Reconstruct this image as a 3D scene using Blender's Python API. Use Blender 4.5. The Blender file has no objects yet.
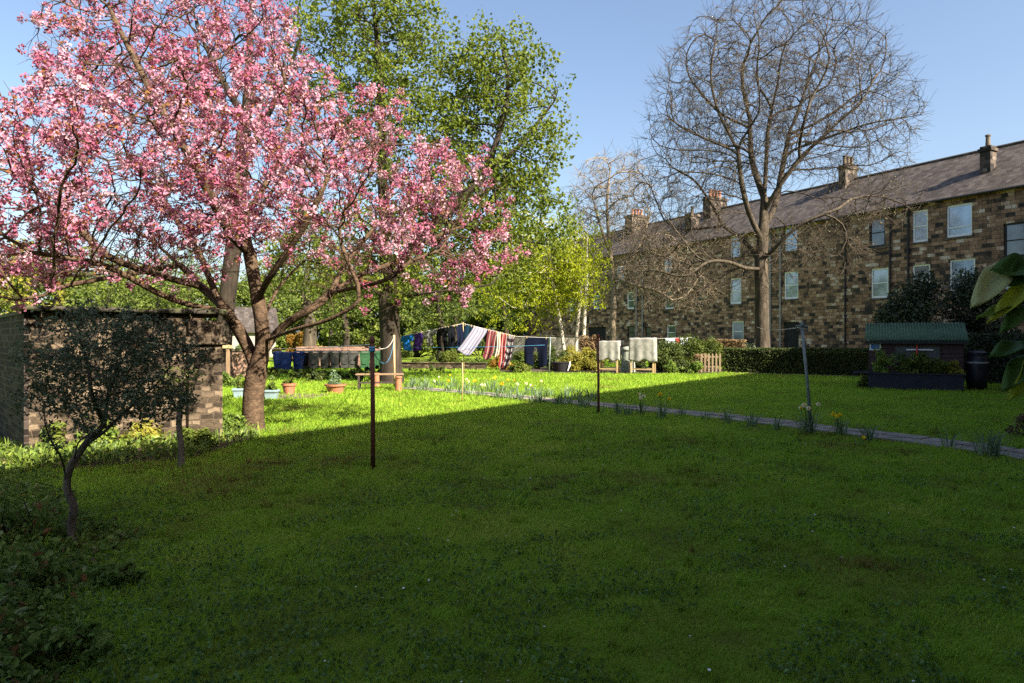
import bpy, bmesh, math, random
import numpy as np
from mathutils import Vector, Matrix

# ---------------------------------------------------------------- camera, sky, sun
C = bpy.context.scene.collection
SC = bpy.context.scene
F, HY, CX, EYE = 683.0, 338.0, 512.0, 1.65
cam_d = bpy.data.cameras.new('camera'); cam = bpy.data.objects.new('camera', cam_d); C.objects.link(cam)
cam.location = (0, 0, EYE); cam.rotation_euler = (math.radians(90), 0, 0)
cam_d.sensor_width = 36; cam_d.lens = 36*F/1024; cam_d.shift_y = -3.5/1024
cam_d.clip_start = 0.05; cam_d.clip_end = 3000
SC.camera = cam
SUN_U = Vector((0.735, -0.678)).normalized(); SUN_EL = math.radians(37.5)
world = bpy.data.worlds.new('World'); SC.world = world; world.use_nodes = True
wn = world.node_tree.nodes; wl = world.node_tree.links
sky = wn.new('ShaderNodeTexSky'); sky.sky_type = 'NISHITA'; sky.sun_disc = False
sky.sun_elevation = SUN_EL; sky.sun_rotation = math.atan2(SUN_U.x, SUN_U.y) % (2*math.pi)
sky.air_density = 1.0; sky.dust_density = 2.8; sky.ozone_density = 1.2; sky.altitude = 50
wl.new(sky.outputs[0], wn['Background'].inputs[0]); wn['Background'].inputs[1].default_value = 0.07
sun_d = bpy.data.lights.new('sun', 'SUN'); sun_d.energy = 5.0; sun_d.angle = math.radians(0.5); sun_d.color = (1.0, 0.905, 0.76)
sun = bpy.data.objects.new('sun', sun_d); C.objects.link(sun)
sd = Vector((SUN_U.x*math.cos(SUN_EL), SUN_U.y*math.cos(SUN_EL), math.sin(SUN_EL)))
sun.rotation_euler = sd.to_track_quat('Z', 'Y').to_euler(); sun.location = (20, -20, 30)
SC.view_settings.view_transform = 'Standard'; SC.view_settings.look = 'None'
SC.view_settings.exposure = 1.85; SC.view_settings.gamma = 1.0
SC.cycles.max_bounces = 6; SC.cycles.diffuse_bounces = 3; SC.cycles.transmission_bounces = 4
SC.cycles.use_denoising = False
SC.cycles.caustics_reflective = False; SC.cycles.caustics_refractive = False

# ---------------------------------------------------------------- helpers
def gp(px, py, z=0.0):
    Y = F*(EYE-z)/(py-HY); return Vector(((px-CX)/F*Y, Y, z))
def at(px, py, Y):
    return Vector(((px-CX)/F*Y, Y, EYE+(HY-py)/F*Y))
R = math.radians

def build(name, verts, faces, mat=None, parent=None, tint=None, smooth=False):
    """faces: (N,k) array or list of such arrays / lists"""
    me = bpy.data.meshes.new(name)
    verts = np.asarray(verts, dtype=np.float32).reshape(-1, 3)
    if isinstance(faces, np.ndarray): faces = [faces]
    groups = [np.asarray(f, dtype=np.int32) for f in faces if len(f)]
    loops = np.concatenate([g.reshape(-1) for g in groups])
    tot = np.concatenate([np.full(len(g), g.shape[1], dtype=np.int32) for g in groups])
    start = np.concatenate([[0], np.cumsum(tot)[:-1]]).astype(np.int32)
    me.vertices.add(len(verts)); me.vertices.foreach_set('co', verts.reshape(-1))
    me.loops.add(len(loops)); me.loops.foreach_set('vertex_index', loops)
    me.polygons.add(len(tot)); me.polygons.foreach_set('loop_start', start)
    me.polygons.foreach_set('use_smooth', np.full(len(tot), bool(smooth)))
    me.update(calc_edges=True)
    if tint is not None:
        a = me.attributes.new('tint', 'FLOAT', 'FACE'); a.data.foreach_set('value', np.asarray(tint, dtype=np.float32))
    if mat: me.materials.append(mat)
    o = bpy.data.objects.new(name, me); C.objects.link(o)
    if parent: o.parent = parent
    return o

class MB:
    """collects simple shapes into one mesh"""
    def __init__(s): s.v = []; s.q = []; s.t = []; s.n = 0; s.poly = []
    def add(s, vs, quads=(), tris=()):
        b = s.n; s.v.extend([tuple(v) for v in vs]); s.n += len(vs)
        s.q += [tuple(b+i for i in f) for f in quads]; s.t += [tuple(b+i for i in f) for f in tris]
        return s
    def box(s, x0, x1, y0, y1, z0, z1, M=None, taper=0.0):
        t = taper
        vs = [(x0+t,y0+t,z0),(x1-t,y0+t,z0),(x1-t,y1-t,z0),(x0+t,y1-t,z0),(x0,y0,z1),(x1,y0,z1),(x1,y1,z1),(x0,y1,z1)]
        if M is not None: vs = [M @ Vector(v) for v in vs]
        return s.add(vs, [(0,3,2,1),(4,5,6,7),(0,1,5,4),(1,2,6,5),(2,3,7,6),(3,0,4,7)])
    def tube(s, pts, rad, k=8, cap=True):
        pts = [Vector(p) for p in pts]
        if not hasattr(rad, '__len__'): rad = [rad]*len(pts)
        ref = None; rings = []
        for i, p in enumerate(pts):
            d = (pts[min(i+1, len(pts)-1)] - pts[max(i-1, 0)]).normalized()
            if ref is None: ref = d.orthogonal().normalized()
            ref = (ref - d*ref.dot(d)).normalized(); b = d.cross(ref)
            rings.append([p + (ref*math.cos(2*math.pi*j/k) + b*math.sin(2*math.pi*j/k))*rad[i] for j in range(k)])
        vs = [v for r in rings for v in r]; q = []
        for i in range(len(pts)-1):
            for j in range(k): q.append((i*k+j, i*k+(j+1)%k, (i+1)*k+(j+1)%k, (i+1)*k+j))
        t = []
        if cap:
            vs += [pts[0], pts[-1]]; a = len(vs)-2; e = (len(pts)-1)*k
            for j in range(k): t += [(a, (j+1)%k, j), (a+1, e+j, e+(j+1)%k)]
        return s.add(vs, q, t)
    def lathe(s, prof, c=(0,0,0), k=16):
        vs = []; q = []; t = []
        for r, z in prof:
            for j in range(k): vs.append((c[0]+r*math.cos(2*math.pi*j/k), c[1]+r*math.sin(2*math.pi*j/k), c[2]+z))
        for i in range(len(prof)-1):
            for j in range(k): q.append((i*k+j, i*k+(j+1)%k, (i+1)*k+(j+1)%k, (i+1)*k+j))
        vs += [(c[0],c[1],c[2]+prof[0][1]), (c[0],c[1],c[2]+prof[-1][1])]; a = len(vs)-2; e=(len(prof)-1)*k
        for j in range(k): t += [(a,(j+1)%k,j),(a+1,e+j,e+(j+1)%k)]
        return s.add(vs, q, t)
    def build(s, name, mat, parent=None, smooth=False, bevel=0.0):
        o = build(name, s.v, [s.q, s.t], mat, parent, smooth=smooth)
        if bevel:
            m = o.modifiers.new('bevel', 'BEVEL'); m.width = bevel; m.segments = 2; m.limit_method = 'ANGLE'
        return o

def tag(o, label=None, cat=None, group=None, kind=None):
    if label: o['label'] = label
    if cat: o['category'] = cat
    if group: o['group'] = group
    if kind: o['kind'] = kind
    return o
def thing(name, loc, label, cat, rz=0.0, group=None):
    o = bpy.data.objects.new(name, None); o.empty_display_size = 0.2; C.objects.link(o)
    o.location = loc; o.rotation_euler = (0, 0, rz); return tag(o, label, cat, group)
def copy_thing(src, loc, rz, label, mats=None):
    r = src.copy(); C.objects.link(r); r.location = loc; r.rotation_euler = (0, 0, rz); r['label'] = label
    for ch in list(src.children):
        c = ch.copy(); C.objects.link(c); c.parent = r
        if mats and ch.name.split('.')[0] in mats:
            c.data = ch.data.copy(); c.data.materials[0] = mats[ch.name.split('.')[0]]
        for gch in ch.children:
            d = gch.copy(); C.objects.link(d); d.parent = c
    return r

# ---------------------------------------------------------------- materials
def _new(name):
    m = bpy.data.materials.new(name); m.use_nodes = True; nt = m.node_tree
    return m, nt, nt.nodes['Principled BSDF']
def _ramp(nt, stops, fac):
    r = nt.nodes.new('ShaderNodeValToRGB'); e = r.color_ramp.elements
    while len(e) < len(stops): e.new(0.5)
    for el, (p, c) in zip(e, stops): el.position = p; el.color = (c[0], c[1], c[2], 1)
    nt.links.new(fac, r.inputs[0]); return r.outputs[0]
def _noise(nt, scale, detail=4, vec=None, rough=0.6, dist=0.0):
    n = nt.nodes.new('ShaderNodeTexNoise'); n.inputs['Scale'].default_value = scale; n.inputs['Detail'].default_value = detail
    n.inputs['Roughness'].default_value = rough; n.inputs['Distortion'].default_value = dist
    if vec is None:
        tc = nt.nodes.new('ShaderNodeTexCoord'); vec = tc.outputs['Object']
    nt.links.new(vec, n.inputs['Vector']); return n.outputs[0]
def _bump(nt, bsdf, h, strength, dist=0.02):
    b = nt.nodes.new('ShaderNodeBump'); b.inputs['Strength'].default_value = strength; b.inputs['Distance'].default_value = dist
    nt.links.new(h, b.inputs['Height']); nt.links.new(b.outputs[0], bsdf.inputs['Normal'])
def noisemat(name, stops, scale=8, rough=0.8, bump=0.3, metal=0.0, stretch=None, bscale=None, bdist=0.02, spec=0.3):
    m, nt, b = _new(name)
    tc = nt.nodes.new('ShaderNodeTexCoord'); vec = tc.outputs['Object']
    if stretch:
        mp = nt.nodes.new('ShaderNodeMapping'); mp.inputs['Scale'].default_value = stretch; nt.links.new(vec, mp.inputs[0]); vec = mp.outputs[0]
    n = _noise(nt, scale, 5, vec); nt.links.new(_ramp(nt, stops, n), b.inputs['Base Color'])
    b.inputs['Roughness'].default_value = rough; b.inputs['Metallic'].default_value = metal; b.inputs['Specular IOR Level'].default_value = spec
    if bump: _bump(nt, b, _noise(nt, bscale or scale*3, 4, vec), bump, bdist)
    return m
def leafmat(name, stops, trans=0.35, rough=0.55, spec=0.25):
    m, nt, b = _new(name)
    a = nt.nodes.new('ShaderNodeAttribute'); a.attribute_name = 'tint'
    col = _ramp(nt, stops, a.outputs['Fac']); nt.links.new(col, b.inputs['Base Color'])
    b.inputs['Roughness'].default_value = rough; b.inputs['Specular IOR Level'].default_value = spec
    if trans > 0:
        tr = nt.nodes.new('ShaderNodeBsdfTranslucent'); nt.links.new(col, tr.inputs[0])
        mx = nt.nodes.new('ShaderNodeMixShader'); mx.inputs[0].default_value = trans
        nt.links.new(b.outputs[0], mx.inputs[1]); nt.links.new(tr.outputs[0], mx.inputs[2])
        nt.links.new(mx.outputs[0], nt.nodes['Material Output'].inputs[0])
    return m
def stonemat(name, stops, bw, bh, mortar, mcol, warp=0.0, warpscale=2.0, msize=0.012, bump=0.6, vertical='z', offset=0.5, grime=0.5, rough=0.9, bweight=1.0):
    m, nt, b = _new(name); N = nt.nodes; L = nt.links
    tc = N.new('ShaderNodeTexCoord'); sp = N.new('ShaderNodeSeparateXYZ'); L.new(tc.outputs['Object'], sp.inputs[0])
    ad = N.new('ShaderNodeMath'); L.new(sp.outputs[0], ad.inputs[0]); L.new(sp.outputs[1], ad.inputs[1])
    cb = N.new('ShaderNodeCombineXYZ')
    if vertical == 'z': L.new(ad.outputs[0], cb.inputs[0]); L.new(sp.outputs[2], cb.inputs[1])
    else: L.new(sp.outputs[0], cb.inputs[0]); L.new(sp.outputs[2], cb.inputs[1])
    vec = cb.outputs[0]
    if warp:
        n = N.new('ShaderNodeTexNoise'); n.inputs['Scale'].default_value = warpscale; n.inputs['Detail'].default_value = 2; L.new(tc.outputs['Object'], n.inputs['Vector'])
        s1 = N.new('ShaderNodeVectorMath'); s1.operation = 'SUBTRACT'; L.new(n.outputs['Color'], s1.inputs[0]); s1.inputs[1].default_value = (.5,.5,.5)
        s2 = N.new('ShaderNodeVectorMath'); s2.operation = 'SCALE'; L.new(s1.outputs[0], s2.inputs[0]); s2.inputs['Scale'].default_value = warp
        s3 = N.new('ShaderNodeVectorMath'); L.new(vec, s3.inputs[0]); L.new(s2.outputs[0], s3.inputs[1]); vec = s3.outputs[0]
    br = N.new('ShaderNodeTexBrick'); L.new(vec, br.inputs['Vector']); br.offset = offset; br.squash = 0.7; br.squash_frequency = 3
    br.inputs['Color1'].default_value = (0,0,0,1); br.inputs['Color2'].default_value = (1,1,1,1); br.inputs['Mortar'].default_value = (.5,.5,.5,1)
    br.inputs['Scale'].default_value = 1; br.inputs['Mortar Size'].default_value = msize; br.inputs['Mortar Smooth'].default_value = 0.3
    br.inputs['Brick Width'].default_value = bw; br.inputs['Row Height'].default_value = bh; br.inputs['Bias'].default_value = 0
    n2 = _noise(nt, 1.1, 5, tc.outputs['Object']); n3 = _noise(nt, 14, 4, tc.outputs['Object'])
    # per stone value jittered by a broad stain and fine grain
    mixv = N.new('ShaderNodeMath'); mixv.operation = 'MULTIPLY_ADD'; L.new(n2, mixv.inputs[0]); mixv.inputs[1].default_value = grime
    bwn = N.new('ShaderNodeMath'); bwn.operation = 'MULTIPLY_ADD'; L.new(br.outputs['Color'], bwn.inputs[0]); bwn.inputs[1].default_value = bweight; bwn.inputs[2].default_value = (1-bweight)/2; L.new(bwn.outputs[0], mixv.inputs[2])
    m2 = N.new('ShaderNodeMath'); m2.operation = 'MULTIPLY_ADD'; L.new(n3, m2.inputs[0]); m2.inputs[1].default_value = 0.28; L.new(mixv.outputs[0], m2.inputs[2])
    m3 = N.new('ShaderNodeMath'); m3.operation = 'SUBTRACT'; L.new(m2.outputs[0], m3.inputs[0]); m3.inputs[1].default_value = grime*0.5+0.14
    col = _ramp(nt, stops, m3.outputs[0])
    mx = N.new('ShaderNodeMix'); mx.data_type = 'RGBA'; L.new(br.outputs['Fac'], mx.inputs[0]); L.new(col, mx.inputs[6]); mx.inputs[7].default_value = (*mcol, 1)
    L.new(mx.outputs[2], b.inputs['Base Color']); b.inputs['Roughness'].default_value = rough; b.inputs['Specular IOR Level'].default_value = 0.2
    hh = N.new('ShaderNodeMath'); hh.operation = 'MULTIPLY_ADD'; L.new(br.outputs['Fac'], hh.inputs[0]); hh.inputs[1].default_value = -1.0; L.new(n3, hh.inputs[2])
    _bump(nt, b, hh.outputs[0], bump, 0.03)
    return m

M = {}
M['sandstone'] = stonemat('sandstone', [(.05,(.022,.02,.02)),(.24,(.05,.042,.036)),(.38,(.17,.106,.07)),(.58,(.30,.176,.11)),(.74,(.39,.248,.165)),(.86,(.58,.48,.39))], .5, .235, .006, (.07,.058,.048), grime=1.15, bweight=.6)
M['rubble'] = stonemat('rubble', [(0,(.018,.013,.009)),(.3,(.042,.031,.02)),(.6,(.08,.058,.037)),(.9,(.175,.13,.085))], .2, .088, .02, (.08,.06,.04), warp=.13, warpscale=5.5, msize=.012, bump=1.0, grime=.9)
M['shaded_brick'] = stonemat('shaded_brick', [(0,(.008,.006,.005)),(.35,(.015,.010,.008)),(.7,(.028,.018,.014)),(.95,(.06,.044,.036))], .3, .1, .01, (.07,.06,.05), bump=.25, msize=.009)  # sooty brick, colour darkened further so the outhouse end wall reads as shaded
M['red_brick'] = stonemat('red_brick', [(0,(.14,.07,.045)),(.4,(.25,.12,.075)),(.8,(.36,.2,.13))], .24, .08, .01, (.3,.26,.22), bump=.5)
M['slate'] = stonemat('slate', [(0,(.038,.031,.027)),(.5,(.062,.051,.044)),(.95,(.09,.075,.066))], .38, .2, .006, (.04,.036,.034), bump=.5, vertical='x', rough=.6)
M['stone_trim'] = noisemat('stone_trim', [(.3,(.05,.04,.032)),(.7,(.15,.115,.08))], 3)
M['chimney_stone'] = stonemat('chimney_stone', [(0,(.02,.018,.017)),(.4,(.05,.04,.034)),(.8,(.11,.085,.065)),(1,(.2,.16,.13))], .4, .25, .008, (.05,.045,.04))
M['mossy_stone'] = noisemat('mossy_stone', [(.3,(.022,.019,.015)),(.48,(.05,.042,.03)),(.6,(.055,.06,.022)),(.75,(.13,.105,.075))], 5, bump=.9, bscale=12)
M['white_paint'] = noisemat('white_paint', [(.3,(.78,.79,.8)),(.7,(.86,.87,.88))], 6, rough=.5, bump=.05)
M['black_iron'] = noisemat('black_iron', [(.3,(.012,.012,.013)),(.7,(.03,.03,.031))], 8, rough=.5, bump=.1)
M['grey_pipe'] = noisemat('grey_pipe', [(.3,(.22,.23,.24)),(.7,(.34,.35,.36))], 4, rough=.5, bump=.05)
def glassmat(name, col, metal, rough=.06):
    m, nt, b = _new(name); n = _noise(nt, .9, 2); nt.links.new(_ramp(nt, [(.35, [c*.75 for c in col]), (.65, col)], n), b.inputs['Base Color'])
    b.inputs['Metallic'].default_value = metal; b.inputs['Roughness'].default_value = rough
    return m
M['glass_bright'] = glassmat('glass_bright', (.32,.40,.54), .8)
M['glass_curtain'] = glassmat('glass_curtain', (.34,.41,.5), .5)
M['glass_blind'] = glassmat('glass_blind', (.2,.26,.34), .65)
M['glass_dark'] = glassmat('glass_dark', (.16,.18,.2), .5)
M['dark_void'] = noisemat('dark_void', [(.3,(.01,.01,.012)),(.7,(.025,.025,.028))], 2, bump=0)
M['terracotta'] = noisemat('terracotta', [(.3,(.26,.10,.05)),(.7,(.38,.16,.085))], 7, rough=.8, bump=.15)
def barkmat(name, a, b_, c, scale=6, bump=.9, stretch=(1,1,.22), bdist=.03):
    return noisemat(name, [(.25,a),(.5,b_),(.75,c)], scale, rough=.9, bump=bump, stretch=stretch, bscale=scale*2.2, bdist=bdist, spec=.15)
M['cherry_bark'] = barkmat('cherry_bark', (.032,.021,.014),(.085,.055,.034),(.16,.107,.066), 9, stretch=(1,1,1.6))
M['ash_bark'] = barkmat('ash_bark', (.03,.024,.018),(.065,.052,.037),(.135,.108,.074))
M['twig_bark'] = barkmat('twig_bark', (.12,.095,.065),(.22,.175,.12),(.32,.26,.185))
M['dark_bark'] = barkmat('dark_bark', (.014,.011,.009),(.034,.026,.019),(.065,.051,.038))
M['birch_bark'] = noisemat('birch_bark', [(.3,(.08,.07,.055)),(.42,(.4,.36,.28)),(.8,(.6,.56,.46))], 7, stretch=(.6,.6,2.2), bump=.3)
M['holly_bark'] = barkmat('holly_bark', (.05,.04,.032),(.11,.09,.072),(.19,.16,.13), 14)
M['wood'] = noisemat('wood', [(.3,(.16,.1,.055)),(.7,(.3,.2,.12))], 5, stretch=(4,4,.4), bump=.3)
M['pale_wood'] = noisemat('pale_wood', [(.3,(.36,.25,.12)),(.7,(.52,.38,.2))], 5, stretch=(4,4,.4), bump=.2)
M['old_wood'] = noisemat('old_wood', [(.3,(.11,.08,.045)),(.7,(.2,.15,.09))], 5, stretch=(4,4,.4), bump=.3)
M['dark_wood'] = noisemat('dark_wood', [(.3,(.03,.022,.018)),(.7,(.07,.05,.04))], 5, stretch=(.4,4,4), bump=.3)
M['rust'] = noisemat('rust', [(.3,(.06,.02,.014)),(.55,(.13,.045,.028)),(.8,(.2,.085,.05))], 12, rough=.75, bump=.3, bscale=60, bdist=.004)
M['galvanised'] = noisemat('galvanised', [(.3,(.12,.15,.16)),(.7,(.24,.28,.29))], 9, rough=.55, metal=.4, bump=.15)
M['paving'] = noisemat('paving', [(.25,(.09,.083,.068)),(.45,(.19,.172,.145)),(.75,(.31,.28,.235))], 5, rough=.9, bump=.5, bscale=30, bdist=.006)
M['soil'] = noisemat('soil', [(.3,(.03,.022,.015)),(.7,(.085,.06,.04))], 6, bump=.8, bscale=25)
M['sheet'] = noisemat('sheet', [(.35,(.17,.165,.15)),(.6,(.31,.3,.27))], 4, rough=.8, bump=.25, bscale=9)
M['shed_wall'] = noisemat('shed_wall', [(.3,(.04,.022,.026)),(.7,(.075,.042,.045))], 4, stretch=(.5,.5,6), bump=.25)
M['shed_roof'] = noisemat('shed_roof', [(.3,(.03,.075,.035)),(.7,(.05,.11,.055))], 3, rough=.6, bump=.15)
M['navy_box'] = noisemat('navy_box', [(.3,(.010,.011,.022)),(.7,(.02,.022,.04))], 4, rough=.6, bump=.2)
M['concrete'] = noisemat('concrete', [(.3,(.27,.235,.18)),(.7,(.37,.33,.26))], 3, bump=.3)
M['render_white'] = noisemat('render_white', [(.3,(.2,.19,.17)),(.7,(.3,.285,.25))], 3, bump=.2)
def plastic(name, a, rough=.45):
    return noisemat(name, [(.3, a), (.75, [min(1, c*1.45+.008) for c in a])], 4, rough=rough, bump=.08)
M['bin_blue'] = plastic('bin_blue', (.006,.022,.11)); M['bin_grey'] = plastic('bin_grey', (.045,.045,.04), .6); M['bin_black'] = plastic('bin_black', (.012,.012,.013)); M['bin_green'] = plastic('bin_green', (.022,.07,.03))
M['tyre'] = plastic('tyre', (.012,.012,.012), .8)
M['tub_blue'] = plastic('tub_blue', (.17,.23,.25)); M['butt_black'] = plastic('butt_black', (.008,.009,.014))
M['rope'] = plastic('rope', (.5,.48,.42), .8); M['rope_blue'] = plastic('rope_blue', (.05,.2,.35), .7)
M['stone_grey'] = noisemat('stone_grey', [(.3,(.2,.22,.17)),(.7,(.36,.38,.31))], 8, bump=.4)

M['blossom'] = leafmat('blossom', [(0,(.17,.05,.03)),(.08,(.26,.11,.035)),(.13,(.22,.13,.04)),(.15,(.25,.05,.095)),(.40,(.42,.13,.21)),(.72,(.55,.27,.36)),(1,(.70,.50,.56))], .4, .7, .1)
M['leaf_green'] = leafmat('leaf_green', [(0,(.065,.10,.016)),(.5,(.135,.18,.02)),(1,(.23,.26,.03))], .5)
M['leaf_birch'] = leafmat('leaf_birch', [(0,(.2,.25,.012)),(.5,(.32,.37,.015)),(1,(.42,.43,.03))], .55)
M['leaf_mid'] = leafmat('leaf_mid', [(0,(.05,.075,.016)),(.5,(.1,.14,.022)),(1,(.19,.22,.035))], .35)
M['leaf_dark'] = leafmat('leaf_dark', [(0,(.02,.032,.014)),(.5,(.038,.056,.024)),(1,(.07,.095,.045))], .2, .4, .4)
M['leaf_holly'] = leafmat('leaf_holly', [(0,(.06,.08,.045)),(.6,(.10,.13,.075)),(1,(.19,.22,.14))], .25, .5, .2)
M['leaf_yellow'] = leafmat('leaf_yellow', [(0,(.12,.13,.02)),(.5,(.26,.25,.035)),(1,(.42,.36,.07))], .4)
M['leaf_tan'] = leafmat('leaf_tan', [(0,(.16,.1,.05)),(.5,(.27,.18,.09)),(1,(.38,.27,.15))], .3)
M['leaf_bud'] = leafmat('leaf_bud', [(0,(.1,.08,.05)),(.6,(.2,.18,.1)),(1,(.28,.27,.12))], .3)
M['leaf_orange'] = leafmat('leaf_orange', [(0,(.2,.11,.02)),(.5,(.36,.2,.03)),(1,(.42,.3,.06))], .35)
M['hedge_leaf'] = leafmat('hedge_leaf', [(0,(.028,.042,.012)),(.5,(.055,.08,.017)),(1,(.11,.14,.026))], .25)
M['grass'] = leafmat('grass', [(0,(.21,.165,.045)),(.22,(.19,.25,.03)),(.5,(.22,.375,.028)),(.8,(.28,.43,.035)),(1,(.38,.46,.065))], .45, .6, .15)
M['cover'] = leafmat('cover', [(0,(.22,.10,.04)),(.1,(.2,.13,.05)),(.2,(.075,.11,.025)),(.6,(.13,.21,.04)),(.9,(.2,.27,.06)),(1,(.3,.34,.17))], .35, .55, .15)
M['bright_cover'] = leafmat('bright_cover', [(0,(.07,.11,.025)),(.5,(.14,.22,.035)),(1,(.27,.33,.06))], .4, .45, .3)
M['weed'] = leafmat('weed', [(0,(.06,.11,.03)),(.6,(.11,.2,.05)),(1,(.22,.33,.12))], .35, .6, .1)
M['daff_leaf'] = leafmat('daff_leaf', [(0,(.065,.11,.055)),(.5,(.12,.19,.095)),(1,(.21,.29,.16))], .25, .45, .3)
M['petal'] = leafmat('petal', [(0,(.85,.58,.015)),(.45,(.9,.7,.03)),(.55,(.82,.8,.62)),(1,(.88,.87,.8))], .3, .6)
M['daisy'] = leafmat('daisy', [(0,(.7,.55,.05)),(.2,(.7,.7,.68)),(1,(.82,.82,.8))], .2, .6)

# ---------------------------------------------------------------- ground
rng = np.random.default_rng(7); random.seed(7)
def vnoise(x, y, scale, seed):
    """smooth 2-D value noise 0..1"""
    r = np.random.default_rng(seed); T = r.random((256, 256))
    x = np.asarray(x)*scale; y = np.asarray(y)*scale
    xi = np.floor(x).astype(int); yi = np.floor(y).astype(int); fx = x-xi; fy = y-yi
    fx = fx*fx*(3-2*fx); fy = fy*fy*(3-2*fy)
    g = lambda a, b: T[a & 255, b & 255]
    return (g(xi,yi)*(1-fx)+g(xi+1,yi)*fx)*(1-fy)+(g(xi,yi+1)*(1-fx)+g(xi+1,yi+1)*fx)*fy
def fnoise(x, y, scale, seed): return (vnoise(x,y,scale,seed)*.55+vnoise(x,y,scale*2.3,seed+1)*.3+vnoise(x,y,scale*5.1,seed+2)*.15)

def lawnmat():
    m, nt, b = _new('lawn'); N = nt.nodes; L = nt.links
    n = _noise(nt, 1.3, 8, rough=.7)
    L.new(_ramp(nt, [(.3,(.11,.1,.025)),(.45,(.14,.19,.018)),(.6,(.17,.25,.02)),(.75,(.2,.27,.03))], n), b.inputs['Base Color'])
    b.inputs['Roughness'].default_value = .9; b.inputs['Specular IOR Level'].default_value = .1
    _bump(nt, b, _noise(nt, 40, 6, rough=.7), 1.0, .02); return m
xs = np.concatenate([[-500,-200,-80,-45], np.arange(-30, 31, 2.0), [45,80,200,500]]); ys = np.concatenate([[-200,-60,-20], np.arange(-6, 61, 2.0), [75,100,160,300,900]])
XX, YY = np.meshgrid(xs, ys); vv = np.stack([XX, YY, 0*XX], -1).reshape(-1, 3); nx = len(xs)
qq = np.array([(j*nx+i, j*nx+i+1, (j+1)*nx+i+1, (j+1)*nx+i) for j in range(len(ys)-1) for i in range(nx-1)])
tag(build('lawn', vv, qq, lawnmat()), kind='structure')

# ---- path of paving slabs (two rows)
PATH = [gp(1150,478), gp(1024,455), gp(940,443.5), gp(860,433.5), gp(780,423.5), gp(700,414.5), gp(640,409), gp(590,404.5), gp(530,398.5), gp(470,393), gp(404,387.8)]
def resample(P, step):
    out = [P[0].copy()]; acc = 0.0
    for a, b in zip(P[:-1], P[1:]):
        L = (b-a).length; t = step-acc
        while t <= L: out.append(a+(b-a)*(t/L)); t += step
        acc = (acc+L) % step
    return out
slabs = MB(); soilstrip = []
pp = resample(PATH, .62)
for i in range(len(pp)-1):
    a, b = pp[i], pp[i+1]; d = (b-a).normalized(); nrm = Vector((-d.y, d.x, 0))
    soilstrip.append((a-nrm*.42, a+nrm*.42))
    for s in (-1, 1):
        h = .03+random.uniform(-.006, .008); o0 = s*(.215+random.uniform(-.01,.01)); w = .165+random.uniform(-.01,.01)
        Mx = Matrix.Translation((a+b)/2+nrm*o0) @ Matrix.Rotation(math.atan2(d.y, d.x)+random.uniform(-.03,.03), 4, 'Z') @ Matrix.Rotation(random.uniform(-.015,.015), 4, 'X')
        slabs.box(-.3, .3, -w, w, -.03, h, Mx)
tag(slabs.build('path', M['paving'], bevel=.008), kind='structure')
sv = [tuple(v+Vector((0,0,.004))) for p in soilstrip for v in p]
tag(build('path_bed', sv, np.array([(2*i,2*i+1,2*i+3,2*i+2) for i in range(len(soilstrip)-1)]), M['soil']), kind='structure')
PATH_XY = np.array([(p.x, p.y) for p in resample(PATH, .15)])

# ---------------------------------------------------------------- tenements
def facade(wall, x0, x1, z1, openings, reveal=.22):
    """wall at local y=0 facing -y with real openings"""
    xs = sorted({x0, x1, *[o[0] for o in openings], *[o[1] for o in openings]}); zs = sorted({0.0, z1, *[o[2] for o in openings], *[o[3] for o in openings]})
    for i in range(len(xs)-1):
        for j in range(len(zs)-1):
            cx, cz = (xs[i]+xs[i+1])/2, (zs[j]+zs[j+1])/2
            if any(o[0] < cx < o[1] and o[2] < cz < o[3] for o in openings): continue
            wall.add([(xs[i],0,zs[j]),(xs[i+1],0,zs[j]),(xs[i+1],0,zs[j+1]),(xs[i],0,zs[j+1])], [(0,1,2,3)])
    for (a, b, c, d, *_r) in openings:
        r = reveal
        wall.add([(a,0,c),(b,0,c),(b,r,c),(a,r,c)], [(0,3,2,1)]); wall.add([(a,0,d),(b,0,d),(b,r,d),(a,r,d)], [(0,1,2,3)])
        wall.add([(a,0,c),(a,0,d),(a,r,d),(a,r,c)], [(0,3,2,1)]); wall.add([(b,0,c),(b,0,d),(b,r,d),(b,r,c)], [(0,1,2,3)])

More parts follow.
